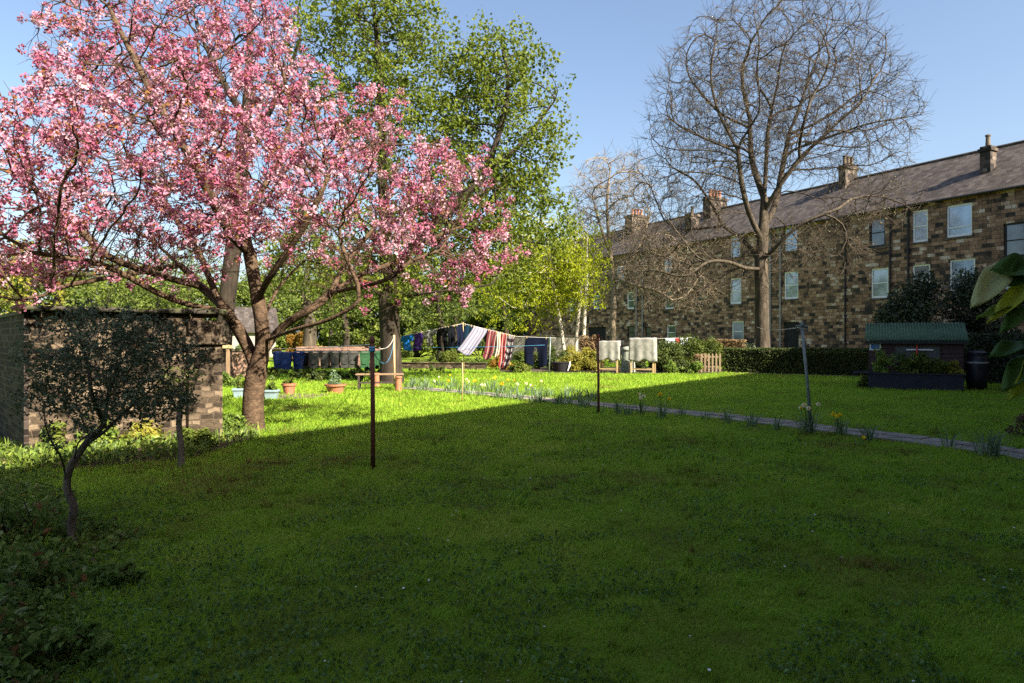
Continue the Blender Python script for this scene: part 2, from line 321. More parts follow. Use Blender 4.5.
def tenement(name, loc, rz, label, x0, x1, eave, ridge, depth, openings, chimneys, pipes):
    t = thing(name, loc, label, 'building', rz)
    w = MB(); facade(w, x0, x1, eave, openings)
    w.add([(x0,depth,0),(x1,depth,0),(x1,depth,eave),(x0,depth,eave)], [(0,3,2,1)])
    for x in (x0, x1): w.add([(x,0,0),(x,depth,0),(x,depth,eave),(x,0,eave),(x,depth/2,ridge-.05)], [(0,1,2,3)], [(3,2,4)])
    w.build('wall', M['sandstone'], t)
    r = MB(); h = depth/2; sl = (ridge-eave)/h; ov = .3
    for s in (0, 1):
        ya, yb = (-ov, h) if s == 0 else (depth+ov, h); za = eave-ov*sl+.12; zb = ridge+.12
        r.add([(x0-.1,ya,za),(x1+.1,ya,za),(x1+.1,yb,zb),(x0-.1,yb,zb),(x0-.1,ya,za-.12),(x1+.1,ya,za-.12),(x1+.1,yb,zb-.12),(x0-.1,yb,zb-.12)],
              [(0,1,2,3),(4,7,6,5),(0,4,5,1),(1,5,6,2),(0,3,7,4)])
    rf = r.build('roof', M['slate'], t)
    rr = MB(); rr.tube([(x0,h,ridge+.14),(x1,h,ridge+.14)], .11, 6); rr.build('ridge_tiles', M['slate'], rf)
    g = MB(); g.tube([(x0,-ov-.05,eave-ov*sl+.06),(x1,-ov-.05,eave-ov*sl+.06)], .075, 6); g.build('gutter', M['black_iron'], t)
    for (a, b, c, d, kind) in openings:
        f = MB(); y0, y1 = .08, .15; e = .11
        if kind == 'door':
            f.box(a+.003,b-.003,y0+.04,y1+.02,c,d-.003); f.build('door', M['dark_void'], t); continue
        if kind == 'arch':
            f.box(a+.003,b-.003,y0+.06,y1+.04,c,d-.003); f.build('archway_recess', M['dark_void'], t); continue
        dark = kind == 'dark'
        fm = M['white_paint'] if not dark else M['black_iron']
        f.box(a+.003,a+e,y0,y1,c,d); f.box(b-e,b-.003,y0,y1,c,d); f.box(a+e,b-e,y0,y1,c,c+e*1.3); f.box(a+e,b-e,y0,y1,d-e,d)
        mz = c+(d-c)*(.5 if kind != 'low' else .3); f.box(a+e,b-e,y0-.012,y1-.012,mz-.03,mz+.03)
        wo = f.build('window', fm, t)
        p = MB(); p.box(a+e-.01,b-e+.01,y0+.045,y0+.055,c+e,d-e+.01); p.build('pane', M['glass_dark'] if dark else random.choice([M['glass_bright'], M['glass_curtain'], M['glass_curtain'], M['glass_blind']]), wo)
        s = MB(); s.box(a-.08,b+.08,-.06,.11,c-.13,c-.004); s.build('window_sill', M['stone_trim'], wo)
    for (x, y, wx, wy, h0, h1, pots) in chimneys:
        c = MB(); c.box(x-wx/2,x+wx/2,y-wy/2,y+wy/2,h0,h1); c.box(x-wx/2-.09,x+wx/2+.09,y-wy/2-.09,y+wy/2+.09,h1-.32,h1-.14); ch = c.build('chimney', M['chimney_stone'], t)
        for k in range(pots):
            pt = MB(); py = y+(k-(pots-1)/2)*.42
            pt.lathe([(.15,0),(.13,.35),(.12,.62),(.16,.66),(.16,.74),(.11,.74)], (x,py,h1), 10); pt.build('chimney_pot', M['stone_trim'] if wx < .95 else M['terracotta'], ch)
    for (x, mat) in pipes:
        p = MB(); p.tube([(x,-.1,.1),(x,-.1,eave-.75),(x,-.3,eave-.35),(x,-.3,eave-.12)], .062, 8)
        for z in (1.2, 3.2, 5.2, 7.2, 9.0): p.box(x-.11,x+.11,-.1,-.002,z,z+.08)
        p.build('drainpipe', mat, t)
    return t

A0 = Vector((29.3, 39.0)); DX = Vector((.484, -.875)).normalized()
def fx(px):
    p = (px-CX)/F; return (A0.y*p-A0.x)/(DX.x-DX.y*p)
def fY(px): return A0.y+DX.y*fx(px)
def fz(px, py): return EYE+(HY-py)/F*fY(px)
ops = []
def fxd(px, d):
    p = (px-CX)/F; ax = A0.x-DX.y*d; ay = A0.y+DX.x*d; return (ay*p-ax)/(DX.x-DX.y*p)
def win(px, py0, py1, w, kind='n'):
    x = fx(px); ops.append((x-w/2, x+w/2, fz(px, py1), fz(px, py0), kind))
win(1018, 222, 257, 1.5, 'dark'); win(959, 204, 236.5, 1.5, 'low'); win(920, 210, 242, 1.0); win(877, 218, 247, 1.15, 'dark')
win(791, 226, 251, 1.15); win(735, 236, 257, 1.1); win(668, 256, 272, 1.1); win(620, 266, 281, 1.1); win(586, 274, 287, 1.1)
win(1018, 285, 320, 1.4); win(962, 259, 291, 1.5); win(921, 264.5, 296, 1.15); win(879.5, 268, 298, 1.25); win(791, 271.5, 299, 1.3); win(735.5, 278, 304, 1.25); win(700, 283, 305, .8, 'dark'); win(669, 291, 309, 1.2); win(630.5, 292, 309, 1.15); win(596, 295, 309, 1.15); win(572, 298, 311, 1.15)
win(962, 322, 345, 1.4); win(915, 322, 343, 1.2); win(737.5, 321, 342, 1.3); win(671, 325, 340, 1.2); win(631, 326, 339, 1.2, 'dark'); win(648, 327, 340, .9, 'dark')
x = fx(791); ops.append((x-.7, x+.7, 0.0, fz(791, 322), 'door'))
x = fx(597); ops.append((x-1.6, x+1.6, 0.0, fz(597, 327), 'arch'))
for k in range(4):
    x = -57-3.4*k
    for z0, z1 in ((.9,2.7),(4.4,6.3),(7.9,9.7)): ops.append((x-.6, x+.6, z0, z1, 'n'))
EAVE, RIDGE, DEP = 10.45, 14.0, 10.0
def rz_(y): return EAVE+(RIDGE-EAVE)*min(y, DEP-y)/(DEP/2)
chims = [(fxd(988,2.3), 2.3, .62, .7, rz_(1.6), rz_(2.3)+1.55, 1), (fxd(848,DEP/2-.4), DEP/2-.4, .6, 1.5, rz_(3.4), RIDGE+1.2, 3),
         (fxd(715,DEP/2-.4), DEP/2-.4, 1.0, 2.2, rz_(3.4), RIDGE+1.2, 4), (fxd(692,2.2), 2.2, .9, 1.0, rz_(1.6), rz_(2.2)+1.5, 1), (fxd(637,DEP/2-.4), DEP/2-.4, 1.3, 2.4, rz_(3.4), RIDGE+1.3, 4), (-64, DEP/2-.4, 1.2, 2.4, rz_(3.4), RIDGE+1.3, 4)]
pipes = [(fx(891), M['black_iron']), (fx(909), M['black_iron']), (fx(771), M['grey_pipe']), (fx(781), M['grey_pipe']), (fx(637), M['grey_pipe']), (fx(643), M['grey_pipe']), (fx(846), M['black_iron'])]
tenement('tenement', (A0.x, A0.y, 0), math.atan2(DX.y, DX.x), 'long dark sandstone tenement with slate roof stretching across the back of the garden', -74, 3.0, EAVE, RIDGE, DEP, ops, chims, pipes)

# the tenement wing the photograph is taken in front of: it throws the long shadow over the lawn
ops2 = []
for k in range(22):
    x = 5.0+3.3*k
    for z0, z1 in ((.9,2.8),(4.4,6.3),(7.9,9.7)):
        ops2.append((x-.6, x+.6, z0, z1, 'n' if (k*7+int(z0)) % 5 else 'dark'))
WING = Vector((-.8, .6))
J = WING*-3.3 + Vector((.6, .8))*46.5
tenement('tenement_wing', (J.x, J.y, 0), math.atan2(-.8, -.6), 'sandstone tenement wing standing behind the camera and shading the lawn', -9, 78, EAVE-.3, RIDGE-.35, DEP, ops2, [], [(10, M['black_iron']), (34, M['black_iron']), (58, M['black_iron'])])

# ---------------------------------------------------------------- outhouse at the left
OH = Vector((-6.75, 9.5, 0)); od = Vector((.74, .67, 0)).normalized()
t = thing('outhouse', OH, 'low stone outhouse with flat slab roof behind the dark shrub', 'outhouse', math.atan2(od.y, od.x))
def wallgrid(x0,x1,y0,y1,z0,z1):
    m = MB(); m.box(x0,x1,y0,y1,z0,z1); return m
L_ = 2.28
w = MB(); nxx, nzz = 26, 20                      # rough rubble face, bulging stones
vs = []; q = []
for j in range(nzz+1):
    for i in range(nxx+1):
        u = i/nxx*(L_+.04)+.018; z = j/nzz*2.0; vs.append((u, -.02-.05*float(fnoise(u, z, 3.1, 5)), z))
for j in range(nzz):
    for i in range(nxx): a = j*(nxx+1)+i; q.append((a,a+1,a+nxx+2,a+nxx+1))
w.add(vs, q); w.box(.018, L_+.06, 0.0, .28, 0, 1.98); w.build('rubble_wall', M['rubble'], t)
w = MB(); w.box(-.04, .015, -.07, 3.0, 0, 1.98); w.build('end_wall', M['shaded_brick'], t)
w = MB(); w.box(L_-.2, L_+.32, -.16, .4, 0, 1.93); w.box(L_-.26, L_+.38, -.22, .46, 1.55, 1.67); w.build('corner_pier', M['rubble'], t)
w = MB(); w.box(L_, L_+.06, .41, 3.0, 0, 1.95); w.build('far_wall', M['shaded_brick'], t)
w = MB(); w.box(-.06, L_+.3, -.02, 3.0, 1.985, 2.03); w.build('roof_slab', M['mossy_stone'], t)
xx_ = -.15
while xx_ < L_+.35:
    wl_ = random.uniform(.32, .62); w = MB(); dy_ = random.uniform(-.04, .05)
    w.box(0, min(wl_, L_+.42-xx_)-.012, -.2+dy_, .35+dy_, 2.034, 2.10+random.uniform(-.025, .03), Matrix.Translation((xx_, 0, 0)) @ Matrix.Rotation(random.uniform(-.02,.02), 4, 'Z'))
    w.build('coping_stone', M['mossy_stone'], t, bevel=.025); xx_ += wl_

# ---------------------------------------------------------------- background structures
def wallthing(name, a, b, h, th, mat, copemat, label, cat='wall', cope=.08):
    d = (b-a); L = d.length; t = thing(name, a, label, cat, math.atan2(d.y, d.x))
    m = MB(); m.box(0, L, 0, th, 0, h); m.build('wall_body', mat, t)
    m = MB(); m.box(-.04, L+.04, -.05, th+.05, h, h+cope); m.build('coping', copemat, t, bevel=.015); return t
def base(px, Y): return Vector(((px-CX)/F*Y, Y, 0))
wallthing('brick_wall', base(297, 37.5), base(388, 37), .95, .3, M['red_brick'], M['red_brick'], 'low brick wall with red coping right behind the row of wheelie bins', cope=.22)
wallthing('brick_wall', base(204, 27.5), base(251, 28), 1.1, .25, M['red_brick'], M['stone_trim'], 'short weathered brick wall seen between the outhouse and the cherry trunk')
wallthing('rendered_wall', base(500, 52), base(584, 50), 1.75, .25, M['concrete'], M['stone_trim'], 'pale rendered wall behind the washing and the birches')
wallthing('stone_edging', base(401, 36), base(486, 35.2), .33, .3, M['rubble'], M['rubble'], 'low rubble edging wall of the raised bed under the washing', 'edging', .05)
# cottage beyond the bins
c0 = base(226, 58); t = thing('cottage', c0, 'small white walled cottage with grey slate roof seen past the cherry trunk', 'cottage', .42)
m = MB(); m.box(0,4,0,6,0,2.3); m.add([(0,0,2.3),(0,6,2.3),(0,3,4.2),(4,0,2.3),(4,6,2.3),(4,3,4.2)], [], [(0,2,1),(3,4,5)]); m.build('wall', M['render_white'], t)
m = MB()
for s in (-.35, 6.35): m.add([(-.3,s,2.1),(4.3,s,2.1),(4.3,3,4.3),(-.3,3,4.3),(-.3,s,2.22),(4.3,s,2.22),(4.3,3,4.42),(-.3,3,4.42)], [(0,1,2,3),(4,7,6,5),(0,4,5,1),(1,5,6,2),(3,7,4,0)])
m.build('roof', M['slate'], t)
m = MB(); m.box(2.4,3.2,-.03,.05,.9,2.0); m.build('window', M['glass_dark'], t)

# ---------------------------------------------------------------- trees
def unit(v): return v/np.maximum(np.linalg.norm(v, axis=-1, keepdims=True), 1e-9)
def ellipsoid_points(n, c, r, rg, hollow=0.0, zmin=None):
    out = np.zeros((0, 3))
    while len(out) < n:
        p = rg.uniform(-1, 1, (n*3, 3)); d = np.linalg.norm(p, axis=1); p = p[(d < 1) & (d > hollow)]
        p = p*np.array(r)+np.array(c)
        if zmin is not None: p = p[p[:, 2] > zmin]
        out = np.concatenate([out, p])
    return out[:n]

class Skel:
    def __init__(s): s.P = []; s.par = []
    def chain(s, pts, parent=-1, step=.25):
        """adds a polyline, returns its node ids"""
        pts = [Vector(p) for p in pts]; ids = []
        if parent >= 0: pts = [Vector(s.P[parent])]+pts
        # Catmull-Rom smoothing
        sm = []
        for i in range(len(pts)-1):
            p0, p1, p2, p3 = pts[max(i-1,0)], pts[i], pts[i+1], pts[min(i+2,len(pts)-1)]
            n = max(1, int((p2-p1).length/step))
            for k in range(n):
                t = k/n; sm.append(.5*((2*p1)+(p2-p0)*t+(2*p0-5*p1+4*p2-p3)*t*t+(3*p1-p0-3*p2+p3)*t**3))
        sm.append(pts[-1])
        if parent >= 0: sm = sm[1:]
        for p in sm:
            s.P.append(tuple(p)); s.par.append(parent); parent = len(s.P)-1; ids.append(parent)
        return ids
    def near(s, p, among=None):
        A = np.array(s.P); d = ((A-np.array(tuple(p)))**2).sum(1)
        return int(d.argmin())
    def colonize(s, att, step, infl, kill, iters, rg, trop=(0,0,0), jitter=.12, momentum=.35, start=0):
        P = np.zeros((60000, 3)); n = len(s.P); P[:n] = np.array(s.P); par = list(s.par); nch = np.zeros(60000, int)
        D = np.zeros((60000, 3))
        for i in range(n):
            if par[i] >= 0: nch[par[i]] += 1; D[i] = unit(P[i]-P[par[i]])
        A = att; dmin = np.full(len(A), 1e9); idx = np.zeros(len(A), int)
        def upd(ids):
            for c0 in range(0, len(ids), 200):
                ii = ids[c0:c0+200]; d = np.sqrt(((A[:,None,:]-P[None,ii,:])**2).sum(-1)); k = d.argmin(1); dd = d[np.arange(len(A)),k]
                b = dd < dmin; dmin[b] = dd[b]; idx[b] = np.array(ii)[k[b]]
        upd(list(range(start, n))); trop = np.array(trop)
        for it in range(iters):
            keep = dmin > kill; A = A[keep]; dmin = dmin[keep]; idx = idx[keep]
            if len(A) == 0: break
            sel = dmin < infl
            if not sel.any(): break
            acc = np.zeros((n, 3)); np.add.at(acc, idx[sel], unit(A[sel]-P[idx[sel]]))
            act = np.unique(idx[sel]); act = act[nch[act] < 3]
            if len(act) == 0: break
            d = unit(unit(acc[act])+trop+momentum*D[act]+rg.normal(0, jitter, (len(act), 3)))
            new = P[act]+d*step; ids = []
            for a, p, dd in zip(act, new, d):
                if n >= 59990: break
                P[n] = p; par.append(int(a)); nch[a] += 1; D[n] = dd; ids.append(n); n += 1
            upd(ids)
        s.P = [tuple(p) for p in P[:n]]; s.par = par
    def twigs(s, rg, n, seg, length, spread=.8, trop=(0,0,0), only_small=None):
        """short fine side shoots from thin nodes"""
        P = np.array(s.P); par = np.array(s.par); N = len(P); ch = np.bincount(par[par >= 0], minlength=N)
        cand = np.where((ch <= 1) & (par >= 0) & (only_small if only_small is not None else True))[0]
        pick = rg.choice(cand, min(n, len(cand)*3))
        Pn = list(s.P); pn = list(s.par); trop = np.array(trop)
        for i in pick:
            d = unit(P[i]-P[par[i]]); d = unit(d+rg.normal(0, spread, 3)); p = P[i]; q = int(i); L = length*rg.uniform(.5, 1.3)/seg
            for k in range(seg):
                d = unit(d+rg.normal(0, .13, 3)+trop); p = p+d*L; Pn.append(tuple(p)); pn.append(q); q = len(Pn)-1
        s.P = Pn; s.par = pn
    def radii(s, tip, expo, base=None, curve=1.0):
        N = len(s.P); r = np.zeros(N); ac = np.zeros(N)
        ch = np.bincount(np.array([p for p in s.par if p >= 0]), minlength=N)
        for i in range(N-1, -1, -1):
            r[i] = tip if ch[i] == 0 else ac[i]**(1/expo)
            if s.par[i] >= 0: ac[s.par[i]] += (r[i]*1.0)**expo
        if base:
            t_ = np.log(r/tip)/math.log(max(r[0], tip*1.01)/tip); r = tip*(base/tip)**(t_**curve)
        s.r = r; return r
    def mesh(s, thr=.03, kbig=10, flare=None):
        P = np.array(s.P); par = s.par; r = s.r.copy(); N = len(P)
        if flare:
            z = P[:, 2]; m = np.arange(N) < flare[2]; r[m] *= 1+flare[0]*np.exp(-np.maximum(z[m]-P[0,2],0)/flare[1])
        main = [-1]*N
        for i in range(N):
            p = par[i]
            if p >= 0 and (main[p] < 0 or r[i] > r[main[p]]): main[p] = i
        V = []; Q = []; T = []; rings = {}; ref = [None]*N; anyr = {}
        D = [None]*N
        for i in range(N):
            a = P[i]-P[par[i]] if par[i] >= 0 else P[main[i]]-P[i]
            a = a/max(np.linalg.norm(a), 1e-9)
            if main[i] >= 0 and par[i] >= 0:
                b = P[main[i]]-P[i]; b = b/max(np.linalg.norm(b), 1e-9); a = a+b; l = np.linalg.norm(a); a = a/l if l > 1e-6 else b
            D[i] = a
        def frame(d, rf):
            if rf is None:
                rf = np.array((1., .1, .05)) if abs(d[0]) < .8 else np.array((.05, 1., .1))
            rf = rf-d*rf.dot(d); l = np.linalg.norm(rf)
            if l < 1e-5: return frame(d, None)
            rf = rf/l; return rf, np.array((d[1]*rf[2]-d[2]*rf[1], d[2]*rf[0]-d[0]*rf[2], d[0]*rf[1]-d[1]*rf[0]))
        cs = {k: (np.cos(np.arange(k)*2*math.pi/k), np.sin(np.arange(k)*2*math.pi/k)) for k in (3, 5, kbig)}
        nv = 0
        def ring(p, d, rf, rad, k):
            nonlocal nv
            u, v = frame(d, rf); c, s_ = cs[k]; V.append(p+rad*(c[:,None]*u+s_[:,None]*v)); nv += k; return nv-k, u
        for i in range(N):
            p = par[i]
            if p < 0:
                b, u = ring(P[i], D[i], None, r[i], kbig); rings[(i, kbig)] = b; ref[i] = u; anyr[i] = b; continue
            k = kbig if r[i] > thr else (5 if r[i] > .011 else 3)
            if main[p] == i and (p, k) in rings: b0 = rings[(p, k)]; rf = ref[p]
            else:
                d0 = P[i]-P[p]; d0 = d0/max(np.linalg.norm(d0), 1e-9); b0, rf = ring(P[p], d0, ref[p], min(r[p], r[i]*1.12), k); T.append((b0, b0+1, anyr[p]))
            b1, u = ring(P[i], D[i], rf, r[i] if main[i] >= 0 else r[i]*.5, k); ref[i] = u; rings[(i, k)] = b1; anyr[i] = b1
            for j in range(k): Q.append((b0+j, b0+(j+1)%k, b1+(j+1)%k, b1+j))
        return np.concatenate(V), [np.array(Q), np.array(T)]

def leaves(Cn, size, aspect, rg, normal=None, nrand=1.0, droop=None, fold=.25, ovate=False):
    """one folded rhombus leaf per centre -> verts (4N,3), quads"""
    N = len(Cn); d = unit(rg.normal(0, 1, (N, 3))+(0 if droop is None else np.array(droop)))
    nn = rg.normal(0, 1, (N, 3))*nrand + (0 if normal is None else normal)
    nn = unit(nn-d*(nn*d).sum(1, keepdims=True)); s = np.cross(d, nn)
    L = (size*rg.uniform(.6, 1.35, N))[:, None]; W = L*aspect/2
    b = Cn-d*L*.4; tip = Cn+d*L*.6; m = Cn
    if ovate:
        lo_, hi_ = Cn-d*L*.18, Cn+d*L*.22; dr = nn*W*.5
        v = np.stack([b, lo_+s*W*.9+dr, hi_+s*W*.85+dr, tip-dr*.8, hi_-s*W*.85+dr, lo_-s*W*.9+dr], 1).reshape(-1, 3); k = np.arange(N)*6
        q = np.stack([np.stack([k, k+1, k+2, k+3], 1), np.stack([k, k+3, k+4, k+5], 1)], 1).reshape(-1, 4); return v, q
    v = np.stack([b, m+s*W+nn*W*fold*2, tip, m-s*W+nn*W*fold*2], 1).reshape(-1, 3)
    q = np.arange(4*N).reshape(N, 4); return v, q
def puffs(Cn, k, spread, rg):
    """k points around each centre + which centre each belongs to"""
    idx = np.repeat(np.arange(len(Cn)), k); o = rg.normal(0, 1, (len(idx), 3))
    return Cn[idx]+unit(o)*(rg.random((len(idx), 1))**.5)*spread, idx, unit(o)
def crown_obj(name, pts, size, aspect, mat, rg, parent, tint, **kw):
    v, q = leaves(pts, size, aspect, rg, **kw); return build(name, v, q, mat, parent, tint=np.clip(tint, 0, 1))
def local(sk): # move skeleton so its base is the origin
    b = Vector(sk.P[0]); b.z = 0; A = np.array(sk.P)-np.array(tuple(b)); sk.P = [tuple(p) for p in A]; return b

# ---- the flowering cherry
rg = np.random.default_rng(21); sk = Skel(); Y0 = 12.2
def cp(px, py, dy=0): return at(px, py, Y0+dy)
tr = sk.chain([cp(254,438), cp(253,410), cp(254,390), cp(257,372), cp(262,350), cp(262,325,-.1), cp(258,300,-.1), cp(253,272,-.1), cp(247,240,0), cp(240,205,.1), cp(236,165,.2), cp(240,120,.4)], step=.12)
def limb(frm, pts, step=.12):
    i = sk.near(cp(*frm)); return sk.chain([cp(*p) for p in pts], parent=i, step=step)
l1 = limb((256,376), [(250,352,.1), (243,338,.1), (233,322,-.1), (218,311,-.5), (195,306,-.9), (172,299,-1.3), (150,289,-1.6), (125,275,-1.9), (100,264,-2.1), (70,258,-2.4), (30,252,-2.7)])
l2 = limb((235,325), [(222,305,.1), (210,280,.3), (200,255,.5), (180,225,.6), (160,195,.8), (130,160,1.0)])
limb((222,305), [(205,290,.6), (180,265,1.2), (150,240,1.6), (110,215,2.0)])
limb((150,289), [(120,262,-1.7), (85,235,-1.8), (50,205,-2.0)]); limb((100,264), [(70,285,-2.6), (45,295,-3.0), (15,300,-3.3)])
limb((265,355), [(276,334,.2), (292,320,.1), (312,308,.0), (330,293,.2), (342,270,.5), (360,245,.8), (385,215,1.0)])
limb((267,345), [(282,334,-.4), (300,328,-.7), (325,321,-1.0), (346,311,-1.2), (359,300,-1.3), (358,285,-1.3), (348,262,-1.3), (340,235,-1.3), (345,205,-1.2)])
limb((359,300), [(385,280,-1.2), (410,262,-1.0), (440,250,-.8)]); limb((330,293), [(360,275,.3), (395,262,.5), (430,240,.8), (465,225,1.0)])
limb((258,300), [(268,280,-.5), (285,255,-.8), (305,225,-1.1), (320,195,-1.3), (335,160,-1.2)])
limb((250,255), [(232,235,-.6), (215,205,-1.1), (195,165,-1.5), (165,115,-1.7), (135,60,-1.6), (108,5,-1.4)])
limb((244,220), [(262,190,.2), (280,155,.6), (290,110,.9), (280,60,1.0)]); limb((236,170), [(215,130,.3), (205,85,.5), (195,30,.5)])
limb((262,325), [(272,300,.8), (285,280,1.4), (310,255,2.0)])
att = np.concatenate([
    ellipsoid_points(3000, (-5.25, 12.0, 5.0), (3.6, 2.9, 3.05), rg, .25, 2.75), ellipsoid_points(1300, (-2.1, 12.2, 3.85), (2.25, 2.2, 1.75), rg, 0, 2.2),
    ellipsoid_points(1400, (-7.2, 10.3, 3.75), (2.7, 2.8, 1.45), rg, 0, 2.45), ellipsoid_points(900, (-4.3, 9.4, 4.15), (2.5, 2.4, 1.2), rg, 0, 2.8), ellipsoid_points(330, (-6.7, 12.2, 6.7), (2.0, 1.8, 1.4), rg)])
cut = (att[:,0]/att[:,1] < -.71) & (att[:,2] > 4.6)
cut |= (att[:,0]*12.2/att[:,1] > -4.3) & ((att[:,2]-1.65)*12.2/att[:,1]+1.65 > np.interp(att[:,0]*12.2/att[:,1], [-4.4,-3.8,-3.5,-2,-1.3,-.2,.3], [8.6,6.9,6.25,6.0,5.4,4.5,3.6]))
att = att[~cut]
sk.colonize(att, .16, 1.6, .235, 140, rg, trop=(0,0,.06), jitter=.22, momentum=.4, start=len(tr)//3)
sk.radii(.0045, 2.35); small = sk.r < .02
sk.twigs(rg, 4200, 2, .34, .7, (0,0,.05), small)
sk.radii(.0042, 2.4, .185, 1.1); b = local(sk)
cherry = thing('cherry_tree', b, 'cherry tree covered in pink blossom beside the low stone outhouse', 'tree')
v, q = sk.mesh(.03, 12, flare=(.22, .22, len(tr))); build('trunk', v, q, M['cherry_bark'], cherry, smooth=True)
P = np.array(sk.P); thin = np.where((sk.r < .0105) & (P[:,2] > 1.9))[0]
w_ = fnoise(P[thin,0]*1.0+P[thin,1]*.7, P[thin,2]+P[thin,1]*.5, 1.1, 40)
thin = thin[rg.random(len(thin)) < .50*np.clip((w_-.36)*4.2, .03, 1)*np.clip(1.5-(P[thin,2]-4.5)*.22, .55, 1)*np.where((P[thin,2] < 3.3) & (np.abs(P[thin,0]) < 2.6) & (np.abs(P[thin,1]) < 2), .3, 1)]
print('cherry nodes', len(P), 'clumps', len(thin))
cl = P[thin]+rg.normal(0, .05, (len(thin), 3)); clump_tint = np.clip(.2+.8*rg.random(len(cl)), 0, 1)
pts, idx, out = puffs(cl, 25, .092, rg)
tint = np.clip(clump_tint[idx]*.75+.25*rg.random(len(pts))+.02, .15, 1)
lf = rg.random(len(pts)) < .17; tint[lf] = rg.random(lf.sum())*.13
v, q = leaves(pts, .05, .9, rg, normal=out*1.0, nrand=.7)
build('blossom', v, q, M['blossom'], cherry, tint=tint)

# ---- generic trees
def grown_tree(name, label, base_pt, trunk_pts, limbs, atts, step, infl, kill, trop, tipr, expo, baser, bark, twig=(0,2,.3,.7,(0,0,0)), seed=1, thr=.04, group=None, start_frac=.35, jitter=.15, momentum=.45, iters=150, cat='tree', flare=(.4,.5), curve=1.15, coarse=None):
    rg = np.random.default_rng(seed); sk = Skel()
    tr = sk.chain([base_pt]+trunk_pts, step=step)
    for frm, pts in limbs: sk.chain(pts, parent=sk.near(frm), step=step)
    if coarse:
        sk.colonize(np.concatenate([ellipsoid_points(max(8, int(a[0]*coarse[0])), a[1], a[2], rg, *a[3:]) for a in atts]), coarse[1], coarse[2], coarse[3], 60, rg, trop=(0,0,coarse[4]), jitter=.1, momentum=.7, start=int(len(tr)*start_frac))
    sk.colonize(np.concatenate([ellipsoid_points(*a[:3], rg, *a[3:]) for a in atts]), step, infl, kill, iters, rg, trop=trop, jitter=jitter, momentum=momentum, start=int(len(tr)*start_frac))
    sk.radii(tipr, expo); sm = sk.r < tipr*4
    if twig[0]: sk.twigs(rg, twig[0], twig[1], twig[2], twig[3], twig[4], sm)
    sk.radii(tipr, expo, baser, curve); b = local(sk)
    t = thing(name, b, label, cat, group=group)
    v, q = sk.mesh(thr, 10, flare=(flare[0], flare[1], len(tr))); build('trunk', v, q, bark, t, smooth=True)
    print(name, 'nodes', len(sk.P))
    return t, sk, rg
def leafy(t, sk, rg, mat, rmax, k, spread, size, aspect=.6, zmin=1.0, keep=1.0, droop=None, name='crown', nscale=.5, seed=3, lo=.15, hi=1.0, nrand=1.0):
    P = np.array(sk.P); th = np.where((sk.r < rmax) & (P[:,2] > zmin))[0]
    w = fnoise(P[th,0]+.6*P[th,1], P[th,2]+.4*P[th,1], nscale, seed); th = th[rg.random(len(th)) < np.clip((w-lo)*3*keep, .05, hi)]
    c = P[th]; ct = rg.random(len(c)); pts, idx, out = puffs(c, k, spread, rg)
    tint = .55*ct[idx]+.45*rg.random(len(pts))
    print('  leaves', len(pts))
    return crown_obj(name, pts, size, aspect, mat, rg, t, tint, droop=droop, normal=out*.5+np.array((0,0,.4)), nrand=nrand)

# tall green tree behind the cherry (two leaders)
YG = 25.0; A = lambda px, py, dy=0: at(px, py, YG+dy)
t, sk, rg = grown_tree('maple_tree', 'tall tree in fresh green leaf behind the cherry, terracotta pots at its foot', base(391, YG),
    [A(391,360), A(390,335), A(389,310), A(387,270), A(384,220), A(382,160), A(381,100), A(378,50), A(372,-10)],
    [(A(388,290), [A(400,262,-.4), A(425,235,-.8), A(455,205,-1), A(482,175,-1), A(500,130,-1), A(508,80,-.8), A(500,40,-.6)]), (A(388,250), [A(360,220,1), A(345,160,1.5), A(340,90,1.8)]),
     (A(482,175), [A(515,150,-.5), A(540,120,0), A(555,100,.3)]), (A(440,220), [A(480,230,.5), A(520,240,1), A(550,245,1.2)]), (A(389,300), [A(415,295,-1), A(450,290,-1.5), A(490,285,-1.5)])],
    [(1300, A(372,55), (2.9,2.6,3.4), .1), (1300, A(497,120), (2.75,2.4,3.4), .1), (500, A(480,220), (3.6,2.5,1.6)), (420, A(420,275), (4.3,2.3,1.1)), (700, A(435,160), (3.0,2.5,3.0)), (350, A(350,250), (3.2,2.5,1.8))],
    .36, 2.2, .42, (0,0,.05), .008, 2.3, .36, M['dark_bark'], (1500,2,.5,.7,(0,0,0)), seed=5)
leafy(t, sk, rg, M['leaf_green'], .024, 16, .38, .145, .75, keep=1.0, nscale=.6, lo=.22)

